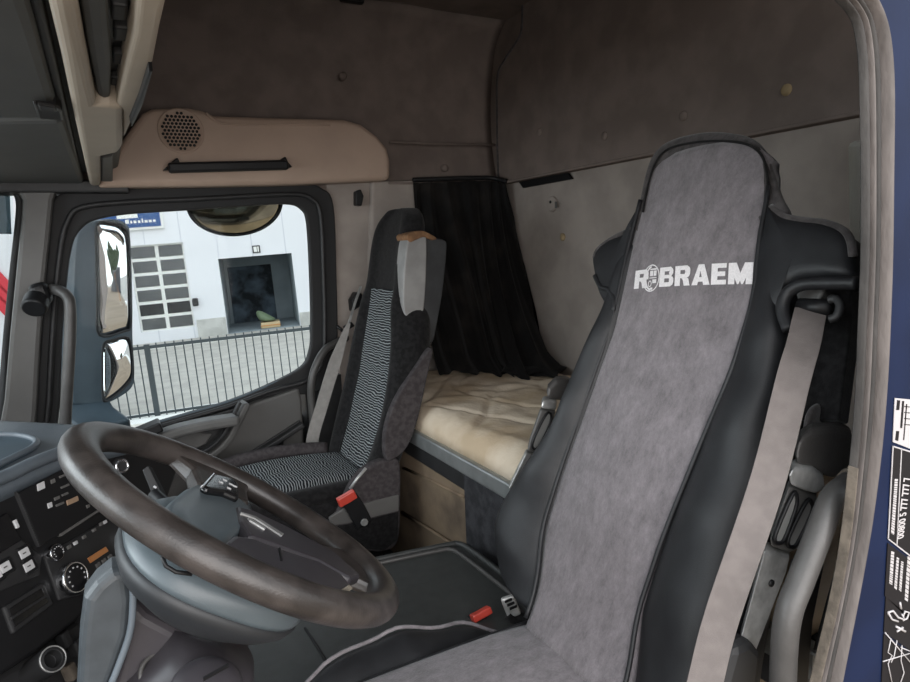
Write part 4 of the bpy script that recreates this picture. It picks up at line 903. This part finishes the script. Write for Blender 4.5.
def pillow(name, px, d0, th, puff, m, parent, n=48):
    """rounded leather lobe: an outline in the plane d0, puffed to the front and closed at the back"""
    P = crom([sh(a, b, d0) for a, b in px], n, True); c = sum(P, V()) / n; rings = []
    rings.append([p.lerp(c, .25) - EN * th for p in P]); rings.append([p.lerp(c, .03) - EN * th * .85 for p in P]); rings.append([p - EN * th * .35 for p in P])
    for s, h in ((0.0, 0.0), (.06, .45), (.16, .75), (.35, .95), (.6, 1.0), (.92, 1.0)): rings.append([p.lerp(c, s) + EN * puff * h for p in P])
    return obj(name, loft(rings), m, parent)
lw = pillow('shoulder_wing', [(643, 205), (634, 229), (612, 238), (599, 248), (594, 258), (596, 274), (599, 290), (605, 303), (614, 316), (619, 312), (626, 275)], .0, .07, .014, 'black_leather', drv)
obj('wing_trim', tube(crom([sh(a, b, .006) for a, b in [(633, 229), (613, 238.5), (599, 249), (595, 258)]], 16), .006, n=8), 'velour_dark', lw)
obj('wing_fold', tube(crom([sh(a, b, .012) for a, b in [(595, 276), (601, 287), (609, 290), (614, 300), (613, 311)]], 16), .0055, n=8), 'black_leather', lw)
rw = pillow('shoulder_wing', [(767, 205), (774, 210), (785, 217), (806, 221), (824, 223), (841, 229), (850, 239), (853, 256), (853, 276), (828, 279), (803, 281), (790, 288), (783, 298), (778, 318), (757, 330), (757, 290), (762, 240)], .0, .08, .016, 'black_leather', drv, 64)
obj('wing_trim', tube(crom([sh(a, b, .004) for a, b in [(771, 207), (785, 217), (806, 221), (824, 223), (841, 229), (850, 239), (853, 256)]], 24), .006, n=8), 'velour_dark', rw)
# headrest: dark velour cap around the top of the panel
hr_out = [(640, 236), (643, 205), (648, 178), (655, 156), (668, 142), (690, 134), (716, 130), (742, 132), (760, 137), (773, 150), (782, 176), (791, 200), (799, 214), (786, 221), (769, 214)]
def headrest():
    P = [sh(a, b, -.01) for a, b in hr_out]; P = crom(P, 60, True); c = S(.03, .02, 0); rings = []
    for s, d in ((.66, -.12), (.52, -.115), (.38, -.10), (.24, -.07), (.09, -.03), (.0, -.004), (.015, .006), (.05, .008), (.12, .004), (.3, .0)): rings.append([p.lerp(c, s) + EN * (d + .01) for p in P])
    return loft(rings)
hr = obj('headrest', headrest(), 'velour_dark', drv, sub=1)
ps = crom([sh(a, b, .010) for a, b in [(643, 212), (646, 195), (650, 178), (657, 160), (668, 149), (690, 143), (716, 141), (742, 143), (757, 150), (765, 163), (768, 185), (768, 200)]], 50)
hr.modifiers.new('soft', 'SMOOTH').iterations = 6; hr.modifiers.move(1, 0)
obj('headrest_seam', tube(ps, .0024, n=8), 'black_cloth', hr)
obj('back_core', loft([[S(-.17, s, -.01), S(.17, s, -.01), S(.18, s, -.06), S(.14, s, -.10), S(-.14, s, -.10), S(-.18, s, -.06)] for s in [-.74, -.6, -.4, -.2, 0, .12]]), 'black_cloth', drv, sub=1)
for tab, k in ((eL, 1), (eR, -1)):
    path = [S(sm(tab, s) + k * .002, s, .010 + .02 * max(0, (-s - .5) / .2) ** 2) for s in [-.70 + .9 * i / 60 for i in range(58)]]
    obj('piping', tube(path, .0042, n=8), 'black_leather', drv)
# printed lettering: R, round lorry emblem, BRAEM
pL, pR = loc(sh(634, 279.5, .012)), loc(sh(751, 272, .012))
bL = V((pL[0], pL[1])); bR = V((pR[0], pR[1])); tx = (bR - bL); LW = tx.length; tx.normalize(); ty = V((-tx[1], tx[0])) 
tq = V(loc(sh(693.6, 263, .012))[:2]) - V(loc(sh(691.4, 288, .012))[:2]); ty = tq.normalized()
LH = 0.0385
def onpanel(x, y, z):
    q = bL + tx * x + ty * (y - LH / 2); u = (q[0] - sm(eR, q[1])) / (sm(eL, q[1]) - sm(eR, q[1])); e = 1 - (2 * u - 1) ** 2
    return S(q[0], q[1], .004 + .010 * e + .004 * math.sin(q[1] * 13) * e + .0012 + z)
GLY = {   # bold block capitals in a unit box: (advance, [polygons])
 'B': (1.0, [[(0, 0), (.36, 0), (.36, 1), (0, 1)], [(.3, .78), (.66, .78), (.72, .82), (.92, .90), (.78, 1), (.3, 1)], [(.72, .82), (.66, .70), (.70, .60), (.96, .66), (.97, .80), (.92, .90)], [(.3, .42), (.66, .42), (.82, .50), (.96, .66), (.70, .60), (.3, .60)], [(.66, .42), (.70, .34), (.68, .22), (1, .22), (1, .38), (.93, .48), (.82, .52)], [(.3, 0), (.78, 0), (.94, .08), (1, .22), (.68, .22), (.3, .22)]]),
 'R': (1.02, [[(0, 0), (.36, 0), (.36, 1), (0, 1)], [(.3, .78), (.64, .78), (.95, .90), (.80, 1), (.3, 1)], [(.64, .78), (.68, .68), (.64, .58), (.95, .48), (1, .60), (1, .80), (.95, .90)], [(.3, .38), (.72, .38), (.88, .42), (.95, .48), (.64, .58), (.3, .58)], [(.42, .40), (.78, .40), (.90, .34), (1, 0), (.62, 0), (.54, .28)]]),
 'A': (1.08, [[(0, 0), (.36, 0), (.60, .98), (.40, 1)], [(.72, 0), (1.10, 0), (.74, 1), (.40, 1), (.50, .78)], [(.26, .16), (.82, .16), (.78, .38), (.32, .38)]]),
 'E': (.86, [[(0, 0), (.36, 0), (.36, 1), (0, 1)], [(.3, 0), (.84, 0), (.84, .22), (.3, .22)], [(.3, .39), (.78, .39), (.78, .61), (.3, .61)], [(.3, .78), (.84, .78), (.84, 1), (.3, 1)]]),
 'M': (1.26, [[(0, 0), (.34, 0), (.34, 1), (0, 1)], [(.92, 0), (1.26, 0), (1.26, 1), (.92, 1)], [(0, 1), (.42, 1), (.70, .36), (.56, 0), (.48, 0)], [(1.26, 1), (.84, 1), (.56, .36), (.70, 0), (.78, 0)]])}
def word(t, x0, width, h):
    tot = sum(GLY[c][0] for c in t) + .09 * (len(t) - 1); k = width / tot; x = 0; bm = bmesh.new()
    for c in t:
        for poly in GLY[c][1]:
            bm.faces.new([bm.verts.new(onpanel(x0 + (x + p) * k, q * h, .0008)) for p, q in poly])
        x += GLY[c][0] + .09
    return bm
lg = obj('lettering', word('BRAEM', LW * 0.262, LW * 0.738, LH), 'white_ink', cp_, smooth=False)
lab(lg, 'white printed lettering')
obj('lettering', word('R', 0, LW * 0.150, LH), 'white_ink', cp_, smooth=False)
em = bmesh.new(); ec = (LW * .178, LH * .5)
def ering(rx, ry, th, cx, cy, a0=0, a1=2 * math.pi, bm=em, n=40):
    vs = []
    for q in range(n + 1):
        t = a0 + (a1 - a0) * q / n
        vs.append([bm.verts.new(onpanel(cx + math.cos(t) * (rx + k * th), cy + math.sin(t) * (ry + k * th), .0012)) for k in (0, 1)])
    for a, b in zip(vs, vs[1:]): bm.faces.new((a[0], a[1], b[1], b[0]))
def ebox(x0, y0, x1, y1, bm=em):
    bm.faces.new([bm.verts.new(onpanel(ec[0] + a, ec[1] + b, .0012)) for a, b in ((x0, y0), (x1, y0), (x1, y1), (x0, y1))])
q_ = LH
ering(.50 * q_, .66 * q_, .06 * q_, *ec); 
ering(.36 * q_, .56 * q_, .10 * q_, ec[0] + .05 * q_, ec[1], math.radians(100), math.radians(262))
ebox(-.10 * q_, .10 * q_, .12 * q_, .38 * q_); ebox(.16 * q_, .10 * q_, .34 * q_, .38 * q_); ebox(-.10 * q_, .42 * q_, .34 * q_, .50 * q_)
ebox(.10 * q_, -.28 * q_, .36 * q_, -.08 * q_); ebox(-.12 * q_, -.02 * q_, .36 * q_, .03 * q_)
ering(.07 * q_, .12 * q_, .05 * q_, ec[0] - .06 * q_, ec[1] - .30 * q_); ebox(-.30 * q_, -.05 * q_, -.18 * q_, .12 * q_); ebox(-.02 * q_, -.62 * q_, .14 * q_, -.5 * q_)
obj('emblem', em, 'white_ink', cp_, smooth=False)
# belt guide on the shoulder
bgd = obj('belt_guide', tube(crom([sh(a, b, .03) for a, b in [(857, 283), (832, 283), (806, 284), (791, 290), (784, 300), (783, 313), (789, 330)]], 40), .0095, n=10), 'black_leather', drv)
seatprism('guide_block', [(795, 291), (800, 288), (822, 286), (824, 291), (818, 300), (797, 301)], .0, .05, 'grey_plastic', .006, bgd)
obj('guide_roller', tube([sh(800, 306, .01), sh(832, 308, .01)], .012, n=12), 'black_plastic', bgd)
obj('guide_ring', tube(crom([sh(a, b, .02) for a, b in [(829, 300), (836, 299), (840, 306), (837, 316), (830, 319)]], 20), .006, n=10), 'dark_plastic', bgd)
seatprism('guide_well', [(790, 292), (800, 287), (852, 284), (850, 330), (838, 420), (800, 420), (795, 330)], -.045, .03, 'black_cloth', .004, bgd)
# cushion
def cush_pt(u, v):
    x = .10 + .575 * u; y = .83 + (-.135 + .27 * v) * (1 - .12 * max(0, (u - .8) / .2))
    e = 1 - (2 * v - 1) ** 2
    z = -.732 + .018 * e - .10 * max(0, (.14 - u) / .14) ** 2 + .02 * u * (1 - u)
    return (x, y, z)
cu = obj('cushion', sheet(cush_pt, 30, 16, V((0, 0, -.05))), 'suede_grey', drv)
def cbol(sign):
    rings = []
    for i in range(20):
        u = i / 19; x = .12 + .56 * u; top = interp([(0, -.80), (.08, -.745), (.25, -.712), (.5, -.706), (.75, -.745), (1, -.80)], u)
        top += .004 * math.sin(u * 26)
        y0 = .83 + sign * .118; y1 = .83 + sign * interp([(0, .155), (.15, .195), (.4, .23), (.8, .24), (1, .20)], u)
        rings.append([V((x, y0, -.745)), V((x, y0 + (y1 - y0) * .2, top - .02)), V((x, y0 + (y1 - y0) * .55, top)), V((x, y0 + (y1 - y0) * .85, top - .004)), V((x, y1, top - .03)), V((x, y1, -.80)), V((x, y0, -.80))])
    return loft(rings)
for sg_ in (1, -1):
    b_ = obj('cushion_bolster', cbol(sg_), 'black_leather', drv, sub=2)
    pth = []
    for i in range(30):
        u = .02 + i / 29 * .96; top = interp([(0, -.80), (.08, -.745), (.25, -.712), (.5, -.706), (.75, -.745), (1, -.80)], u) + .004 * math.sin(u * 26)
        y1 = .83 + sg_ * (interp([(0, .155), (.15, .195), (.4, .23), (.8, .24), (1, .20)], u) - .014)
        pth.append(V((.12 + .56 * u, y1, top - .004)))
    obj('bolster_piping', tube(pth, .0036, n=8), 'suede_grey', b_)
    pth = [V((.13 + .53 * i / 20, .83 + sg_ * .131, -.733 + .02 * (i / 20) * (1 - i / 20))) for i in range(21)]
    obj('piping', tube(pth, .004, n=8), 'black_leather', drv)
obj('seat_pan', box((.12, .60, -.84), (.70, 1.06, -.80)), 'dark_plastic', drv, smooth=False, bev=.015)
obj('seat_pedestal', loft([[V((x, y, z)) for x, y in ((.18 - k, .64 - k), (.66 + k, .64 - k), (.66 + k, 1.02 + k), (.18 - k, 1.02 + k))] for z, k in ((-.862, .02), (-.855, .03), (-.845, .0), (-.835, .02), (-.82, .0))]), 'black_rubber', drv, smooth=False)
# slotted brackets at both sides of the backrest
def bracket(y, cap, collar, body, slots, rail, hole):
    rd = ray(*body[0]); rd = V((rd.x, rd.y, 0)).normalized()
    b = obj('side_bracket', prism([onY(p, q, y) for p, q in body], rd * .03), 'grey_plastic', drv, smooth=False, bev=.006, bseg=3)
    lab(b, 'dark slotted bracket')
    obj('bracket_cap', prism([onY(p, q, y - .005) for p, q in cap], rd * .05), 'tube_grey', b, smooth=False, bev=.012, bseg=4)
    obj('collar', prism([onY(p, q, y - .012) for p, q in collar], rd * .045), 'worn_metal', b, smooth=False, bev=.006, bseg=3)
    for sl in slots:
        c = crom([onY(p, q, y - .003) for p, q in sl], 20, True)
        obj('slot', prism(c, rd * .008), 'slot_grey', b, smooth=False, bev=.001)
        obj('slot_rim', tube([p + V((0, -.001, 0)) for p in c], .003, n=6, closed=True), 'black_plastic', b)
    r = obj('rail', prism([onY(p, q, y) for p, q in rail], rd * .035), 'worn_metal', b, smooth=False, bev=.004, bseg=3)
    if hole: obj('rail_hole', disc(onY(hole[0], hole[1], y - .001), (0, -1, 0), .005, .002, n=12), 'black_plastic', r)
bracket(.515, [(800, 436), (812, 430), (836, 428), (853, 432), (852, 466), (838, 482), (822, 478), (794, 466), (796, 450)],
        [(789, 476), (793, 468), (812, 469), (823, 477), (825, 489), (817, 495), (805, 492), (790, 486)],
        [(789, 486), (806, 491), (817, 494), (816, 505), (798, 550), (790, 554), (771, 547), (770, 540)],
        [[(792, 494), (796, 496), (795, 508), (784, 538), (778, 543), (774, 540), (777, 528)], [(806, 501), (811, 503), (811, 512), (797, 542), (791, 547), (787, 543), (791, 530)]],
        [(764, 551), (790, 556), (786, 572), (756, 650), (748, 690), (728, 690), (740, 640)], (771, 583))
bracket(1.115, [(556, 380), (566, 378), (574, 384), (566, 402), (546, 400), (548, 388)],
        [(543, 400), (557, 401), (556, 411), (541, 409)], [(541, 409), (556, 411), (552, 424), (536, 455), (527, 452), (530, 440)],
        [[(546, 414), (551, 416), (548, 428), (538, 447), (533, 448), (533, 440)]], [(526, 453), (536, 456), (520, 490), (508, 490)], None)
obj('rear_cover', prism([onY(a, b, .60) for a, b in [(824, 330), (842, 330), (846, 380), (838, 440), (820, 445), (812, 420)]], (0, .04, 0)), 'black_plastic', drv, smooth=False, bev=.01)
obj('loose_cloth', loft([[onY(a, b, y) for a, b, y in r] for r in ([(806, 402, .55), (826, 396, .55), (828, 402, .58), (808, 410, .58)], [(800, 420, .54), (826, 418, .54), (830, 424, .58), (804, 430, .58)], [(800, 436, .55), (814, 436, .55), (816, 438, .58), (802, 440, .58)])]), 'velour_dark', drv, sub=2)
obj('lower_cover', prism([onY(a, b, .50) for a, b in [(735, 648), (752, 640), (764, 652), (758, 700), (720, 700)]], (0, .05, 0)), 'dark_plastic', drv, smooth=False, bev=.012)
# buckle beside the cushion
bk_ = obj('buckle', strap([onY(462, 632, 1.125), onY(474, 620, 1.125), onY(484, 614, 1.125)], (0.7, -0.7, 0.3), .032, .018), 'black_plastic', drv, smooth=False, bev=.004)
rb_ = obj('buckle_button', strap([onY(472, 619, 1.115), onY(482, 613.5, 1.115), onY(490, 609, 1.115)], (0.6, -0.7, 0.35), .021, .016), 'red_plastic', bk_, smooth=False, bev=.003); lab(rb_, 'red release button')
obj('anchor_clasp', strap([onY(507, 596, 1.06), onY(511, 607, 1.055), onY(515, 616, 1.05)], (0.85, -0.5, 0), .030, .012), 'worn_metal', drv, smooth=False, bev=.005)
for q in range(3): obj('clasp_slot', strap([onY(505 + q * 2.4, 602 + q * 3.5, 1.043), onY(512 + q * 2.4, 599 + q * 3.5, 1.043)], (.3, 0, .9), .005, .002), 'black_plastic', drv, smooth=False)
obj('anchor_knot', tube(crom([onY(508, 614, 1.06), onY(516, 620, 1.05), onY(526, 618, 1.04), onY(536, 628, 1.02), onY(546, 638, .99)], 20), .012, n=8), 'black_cloth', drv)
obj('anchor_strap', strap(crom([onY(515, 608, 1.07), onY(528, 622, 1.04), onY(546, 639, 1.0)], 12), (0.3, -0.6, 0.6), .025, .003), 'dark_cloth', drv, smooth=False)

# driver's seat belt
db = thing('seat_belt', 'grey seat belt hanging from the driver seat shoulder down along its side', 'seat belt', sh(722, 616, .06))
bp_c = [(811, 309, .012), (808, 322, .03), (803, 345, .05), (793, 380, .068), (767, 483, .078), (722, 616, .085), (703, 690, .085), (684, 760, .08)]
obj('webbing', strap(crom([sh(a, b, d) for a, b, d in bp_c], 60), V((0.62, -0.78, 0.0)), .042, .0022), 'belt_webbing', db, smooth=False, bev=.0006)
# pillar grab bar at the driver's side
pb = thing('pillar_grab_bar', 'thick grey grab bar curving from the door pillar beside the driver seat', 'grab bar', onY(786, 640, .455))
obj('bar', tube(crom([onY(858, 478, .47), onY(846, 486, .462), onY(832, 500, .455), (onY(818, 536, .45)), onY(801, 580, .45), onY(789, 612, .45), onY(784, 650, .45), onY(782, 720, .45)], 50), .0155, n=14), 'tube_grey', pb)
obj('bar_end', disc(onY(853, 481, .466), (onY(846, 486, .462) - onY(858, 478, .47)).normalized(), .018, .012, n=16, prof=[(.0165, -.008), (.0185, 0), (.0175, .01)]), 'seal_ochre', pb)
tag(obj('cover_strip', strap([onY(808, 560, .50), onY(796, 620, .50), onY(790, 700, .50)], (1, 0, .3), .05, .02), 'black_plastic', smooth=False, bev=.004), 'black strip between the driver grab bar and the door seal', 'strip')

# ------------------------------------------------------------------ passenger seat
ps_ = thing('passenger_seat', 'passenger seat in black cloth with a wavy grey patterned centre', 'seat', V((0.45, 2.1, ZF)))
PY = 2.10
fxz = [(-.80, .66), (-.74, .685), (-.62, .735), (-.45, .787), (-.30, .818), (-.14, .845), (.0, .868), (.08, .886), (.13, .915)]
Wz = [(-.80, .20), (-.74, .235), (-.6, .268), (-.4, .255), (-.30, .235), (-.24, .205), (-.18, .182), (-.12, .168), (0, .162), (.07, .155), (.115, .125), (.135, .06)]
Dz = [(-.80, .09), (-.6, .075), (-.52, .075), (-.40, .11), (-.2, .12), (-.1, .085), (.08, .075), (.135, .05)]
rings = []
zs_ = [-.80, -.76, -.70, -.6, -.5, -.4, -.3, -.23, -.18, -.13, -.07, 0, .06, .10, .125, .138]
def sx(z): return (interp(fxz, z - .03) + interp(fxz, z) + interp(fxz, z + .03)) / 3
for z in zs_:
    f = sx(z) if z < .1 else interp(fxz, z); W_ = interp(Wz, z); D = interp(Dz, z); b = .030 if z < -.16 else .008
    r = []
    for dy, dx in ((-1, .05), (-.93, .0), (-.78, -b), (-.62, -b * .3), (-.5, .012), (0, .012), (.5, .012), (.62, -b * .3), (.78, -b), (.93, .0), (1, .05), (.95, D), (.5, D + .02), (-.5, D + .02), (-.95, D)):
        r.append(V((f + dx, PY + dy * W_, z)))
    rings.append(r)
obj('backrest', loft(rings), 'black_cloth', ps_, sub=2)
def patt(u, v):
    z = -.765 + v * .625; hw = interp([(-.77, .125), (-.6, .15), (-.14, .163)], z); y = PY + (-hw + 2 * hw * u)
    return (sx(z) + .004 - .006 * (1 - (2 * u - 1) ** 2), y, z)
obj('patterned_panel', sheet(patt, 12, 40, V((.012, 0, 0))), 'wave_cloth_back', ps_)
for k in (0, 1):
    obj('panel_seam', tube([V(patt(k, i / 30)) + V((-.002, 0, 0)) for i in range(31)], .003, n=6), 'black_cloth', ps_)
# grey vinyl side of the headrest, shell and stained top
yv = PY - .178
def ypx(px, y): return [onY(a, b, y) for a, b in px]
obj('headrest_side', prism(crom(ypx([(409, 236), (417, 232), (425, 234), (427, 250), (425, 300), (420, 330), (414, 334), (406, 318), (403, 300), (405, 262)], yv - .01), 40, True), (0, .07, 0)), 'grey_vinyl', ps_, smooth=False, bev=.012, bseg=3)
obj('headrest_shell', prism(crom(ypx([(424, 240), (432, 238), (444, 240), (447, 248), (443, 290), (436, 330), (432, 343), (424, 340), (418, 330), (423, 300), (426, 262)], yv - .005), 40, True), (0, .33, 0)), 'shell_dark', ps_, smooth=False, bev=.012, bseg=3)
obj('headrest_stain', prism(crom(ypx([(407, 236), (412, 232), (424, 231), (437, 238), (432, 240), (424, 237), (416, 240), (410, 242)], yv - .014), 30, True), (0, .09, 0)), 'stain_orange', ps_, smooth=False, bev=.004)
obj('side_insert', prism(crom(ypx([(433, 348), (428, 375), (418, 420), (408, 446), (396, 458), (387, 460), (385, 440), (390, 415), (402, 390), (420, 362)], PY - .262), 40, True), (0, .03, 0)), 'dark_cloth', ps_, smooth=False, bev=.008, bseg=3)
# cushion
def pc(u, v):
    x = .19 + .50 * u; y = PY - .155 + .31 * v; e = min(1, min(v, 1 - v) / .14)
    z = -.752 + .016 * math.sqrt(max(0, 1 - (1 - e) ** 2)) - .06 * max(0, (.15 - u) / .15) ** 2 + .02 * math.sin(math.pi * u) * (.6 + .4 * abs(2 * v - 1))
    return (x, y, z)
obj('cushion', sheet(pc, 24, 24, V((0, 0, -.05))), 'wave_cloth_seat', ps_)
bmq = bmesh.new(); rings = []
for z, k in ((-.763, -.004), (-.785, .008), (-.83, .012), (-.87, .0), (-.885, -.02)):
    rings.append([V((x, y, z)) for x, y in [(.19 - k, PY - .21), (.215, PY - .235 - k), (.45, PY - .24 - k), (.68, PY - .235 - k), (.70, PY - .2), (.70, PY + .2), (.68, PY + .235 + k), (.45, PY + .24 + k), (.215, PY + .235 + k), (.19 - k, PY + .21)]])
obj('cushion_side', loft(rings, bmq), 'black_cloth', ps_, sub=1)
obj('cushion_bolster', tube(crom([V((.22, PY + .20, -.752)), V((.35, PY + .21, -.728)), V((.52, PY + .21, -.725)), V((.66, PY + .20, -.74))], 20), .028, n=12), 'dark_cloth', ps_)
obj('cushion_bolster', tube(crom([V((.22, PY - .19, -.776)), V((.35, PY - .195, -.764)), V((.52, PY - .195, -.762)), V((.66, PY - .19, -.768))], 20), .036, n=12), 'black_cloth', ps_)
ysd = PY - .255
shd = obj('side_shield', prism(crom(ypx([(347, 494), (354, 482), (362, 472), (374, 464), (386, 460), (397, 459), (401, 468), (401, 500), (399, 540), (385, 552), (362, 550), (340, 540), (328, 524), (338, 510)], ysd), 50, True), (0, .04, 0)), 'dark_cloth', ps_, smooth=False, bev=.01, bseg=3)
obj('shield_band', prism(ypx([(329, 518), (343, 509), (399, 495), (399, 511), (347, 524), (331, 526)], ysd - .005), (0, .012, 0)), 'grey_plastic', shd, smooth=False, bev=.003)
obj('shield_foot', prism(ypx([(329, 527), (347, 525), (399, 512), (398, 540), (384, 551), (362, 549), (340, 540)], ysd - .004), (0, .012, 0)), 'black_cloth', shd, smooth=False, bev=.003)
obj('lever_edge', tube(ypx([(350, 489), (357, 479), (366, 468)], ysd - .01), .005, n=8), 'worn_metal', shd)
bs_ = obj('buckle_strap', strap(ypx([(346, 495), (355, 507), (364, 524)], ysd - .022), (0.8, 0, .5), .055, .014), 'black_plastic', ps_, smooth=False, bev=.004)
lab(obj('buckle_button', strap(ypx([(338, 503), (347, 498), (355, 493)], ysd - .034), (0.35, 0, .9), .03, .02), 'red_plastic', bs_, smooth=False, bev=.004), 'red release button')
obj('buckle_bolt', disc(onY(364, 522, ysd - .03), (0, -1, 0), .012, .006, n=8), 'worn_metal', bs_, bev=.001)
obj('seat_base', box((.30, PY - .19, ZF + .001), (.72, PY + .19, -.885)), 'black_plastic', ps_, smooth=False, bev=.02)
obj('floor_bolt', disc(onZ(371, 551, ZF + .05), (0, 0, 1), .014, .02, n=8), 'worn_metal', ps_, bev=.002)
obj('seat_rail', box((.24, PY - .225, ZF + .001), (.78, PY - .175, ZF + .05)), 'black_plastic', ps_, smooth=False, bev=.006)

# passenger's seat belt
PB_Y = 2.375
pbt = thing('seat_belt', 'grey seat belt hanging beside the passenger seat from its pillar anchor', 'seat belt', onY(318, 420, 2.41))
obj('webbing', strap(crom(ypx([(349, 323), (341, 345), (331, 375), (322, 405), (314, 432), (311, 450)], PB_Y), 30), [V((1, -0.1, .2))] * 30, [.012 + .035 * min(1, i / 9) for i in range(30)], .003), 'belt_grey', pbt, smooth=False)
obj('upper_strap', strap(ypx([(361, 286), (355, 303), (349, 323)], 2.40), (1, 0, 0), .009, .004), 'worn_metal', pbt, smooth=False)
obj('anchor', prism(ypx([(352, 300), (357, 292), (363, 294), (361, 306), (353, 312)], 2.41), (0, .05, 0)), 'black_plastic', pbt, smooth=False, bev=.006)
obj('tongue', prism(ypx([(344, 327), (352, 322), (355, 326), (347, 331)], 2.39), (0, .02, 0)), 'black_plastic', pbt, smooth=False, bev=.003)
obj('pillar_line', tube(ypx([(337, 326), (345, 333)], 2.45), .006, n=8), 'black_plastic', pbt)
obj('lower_clasp', strap(ypx([(312, 447), (318, 456), (325, 462)], 2.40), (1, 0, .5), .03, .02), 'black_plastic', pbt, smooth=False, bev=.005)

# ------------------------------------------------------------------ stickers on the blue pillar
def bl(px, py): return onY(px, py, YD + 0.0105)
def sticker(name, px, m, label, parent=None, y=0.0):
    o = obj(name, prism([bl(a, b) + V((0, -y, 0)) for a, b in px], (0, .0008, 0)), m, parent, smooth=False)
    if parent is None: tag(o, label, 'sticker', 'stickers on the door pillar')
    return o
def vtext(t, px0, px1, hx, m, parent, name='lettering'):
    """lettering that runs upward along the pillar, from px0 to px1 (its foot line)"""
    a, b = bl(*px0), bl(*px1); ax = (b - a); L = ax.length; ax.normalize(); ay = V((ax.z, 0, -ax.x)) ; ay = ay if ay.x < 0 else -ay
    bm, wd = lettering(t, 1, .03, 0, lambda x, y, z: V((x, y, z)))
    for v in bm.verts: v.co = a + ax * v.co.x * (L / wd) + ay * v.co.y * hx / .72 + V((0, -.0012, 0))
    return obj(name, bm, m, parent, smooth=False)
st1 = sticker('data_sticker', [(895, 398), (925, 401), (921, 453), (893, 442)], 'sticker_white', 'white data sticker topmost on the blue door pillar')
for px in ([(897, 400), (900, 400.5), (899, 410), (896, 410)], [(902, 401), (904, 401), (902, 428), (900, 428)], [(896, 431), (899, 431), (898, 441), (895, 440)], [(906, 404), (907, 404), (904, 440), (903, 440)]):
    sticker('print_bar', px, 'sticker_black', None, st1, .0004)
for yy in (406, 412, 418, 424): sticker('print_line', [(904, yy), (925, yy + 2), (925, yy + 2.8), (904, yy + .8)], 'sticker_black', None, st1, .0004)
st2 = sticker('phone_sticker', [(893, 446), (925, 456), (915, 560), (888, 539)], 'sticker_black', 'black sticker with a white upright phone number on the blue pillar')
for px in ([(892.6, 446), (893.4, 446), (888.6, 539), (887.8, 539)], [(901.0, 449), (901.8, 449), (897.2, 545), (896.4, 545)], [(893, 445.6), (925, 455.6), (925, 457), (893, 447)], [(888, 538), (915, 559), (915, 560.5), (888, 539.5)]):
    sticker('print_line', px, 'sticker_white', None, st2, .0004)
def small_print(a0, a1, b0, b1, n, parent):
    """one line of tiny print: broken strokes between the edges a0-a1 and b0-b1"""
    bm = bmesh.new(); t = 0.0; rg = random.Random(int(a0[0] * 10))
    while t < 1:
        e = min(1, t + rg.uniform(.5, 1.3) / n)
        L = lambda p, q, f: bl(p[0] + (q[0] - p[0]) * f, p[1] + (q[1] - p[1]) * f) + V((0, -.0004, 0))
        prism([L(a0, a1, t), L(b0, b1, t), L(b0, b1, e), L(a0, a1, e)], (0, .0008, 0), bm); t = e + .28 / n
    return obj('print_line', bm, 'sticker_white', parent, smooth=False)
small_print((894.6, 479), (890.8, 533), (897.6, 479), (893.8, 535), 26, st2)
vtext('00800 5 777 777 7', (902.4, 537.5), (909.4, 476), .0165, 'sticker_white', st2)
st3 = sticker('notice_sticker', [(888, 543), (920, 567), (915, 625), (885, 596)], 'sticker_black', 'black sticker with lines of small white print below the phone number')
for px in ([(891, 551), (894, 552), (892, 585), (889, 583)], [(896.5, 557), (898.8, 558), (896.4, 590), (894, 588)], [(901, 561), (903.2, 562), (901, 592), (898.8, 590)], [(907.5, 556), (910.5, 558), (907.5, 602), (904.5, 600)]):
    small_print(px[0], px[3], px[1], px[2], 14, st3)
st4 = sticker('symbol_sticker', [(886, 597), (915, 621), (912, 652), (884, 632)], 'sticker_black', 'black sticker with a white belt symbol low on the blue pillar')
def sline(pts, r, parent): return obj('symbol_line', tube([bl(a, b) + V((0, -.0012, 0)) for a, b in pts], r, n=6), 'sticker_white', parent)
sline([(887, 612), (892, 610.5), (897, 617), (903, 619), (901, 614)], .0014, st4); sline([(887, 612), (891, 619), (897, 621)], .0014, st4); sline([(899, 602), (900, 608)], .0015, st4)
sline([(902, 620), (906, 618), (908, 612), (904, 611), (902, 616)], .0012, st4); sline([(895, 626), (904, 631)], .0017, st4); sline([(896, 631), (902, 627)], .0015, st4)
st5 = sticker('warning_sticker', [(884, 634), (912, 655), (908, 720), (880, 720)], 'sticker_black', 'black sticker with white crossed out drawing at the foot of the pillar')
sline([(884, 632), (912, 665)], .0008, st5); sline([(882, 661), (912, 652)], .0008, st5); sline([(890, 638), (887, 652), (891, 655), (887, 663), (891, 682)], .0008, st5); sline([(896, 640), (893, 656), (890, 662)], .0008, st5)
sline([(901, 645), (900, 660), (903, 672), (899, 684)], .0008, st5); sline([(900, 647), (912, 652)], .0008, st5)
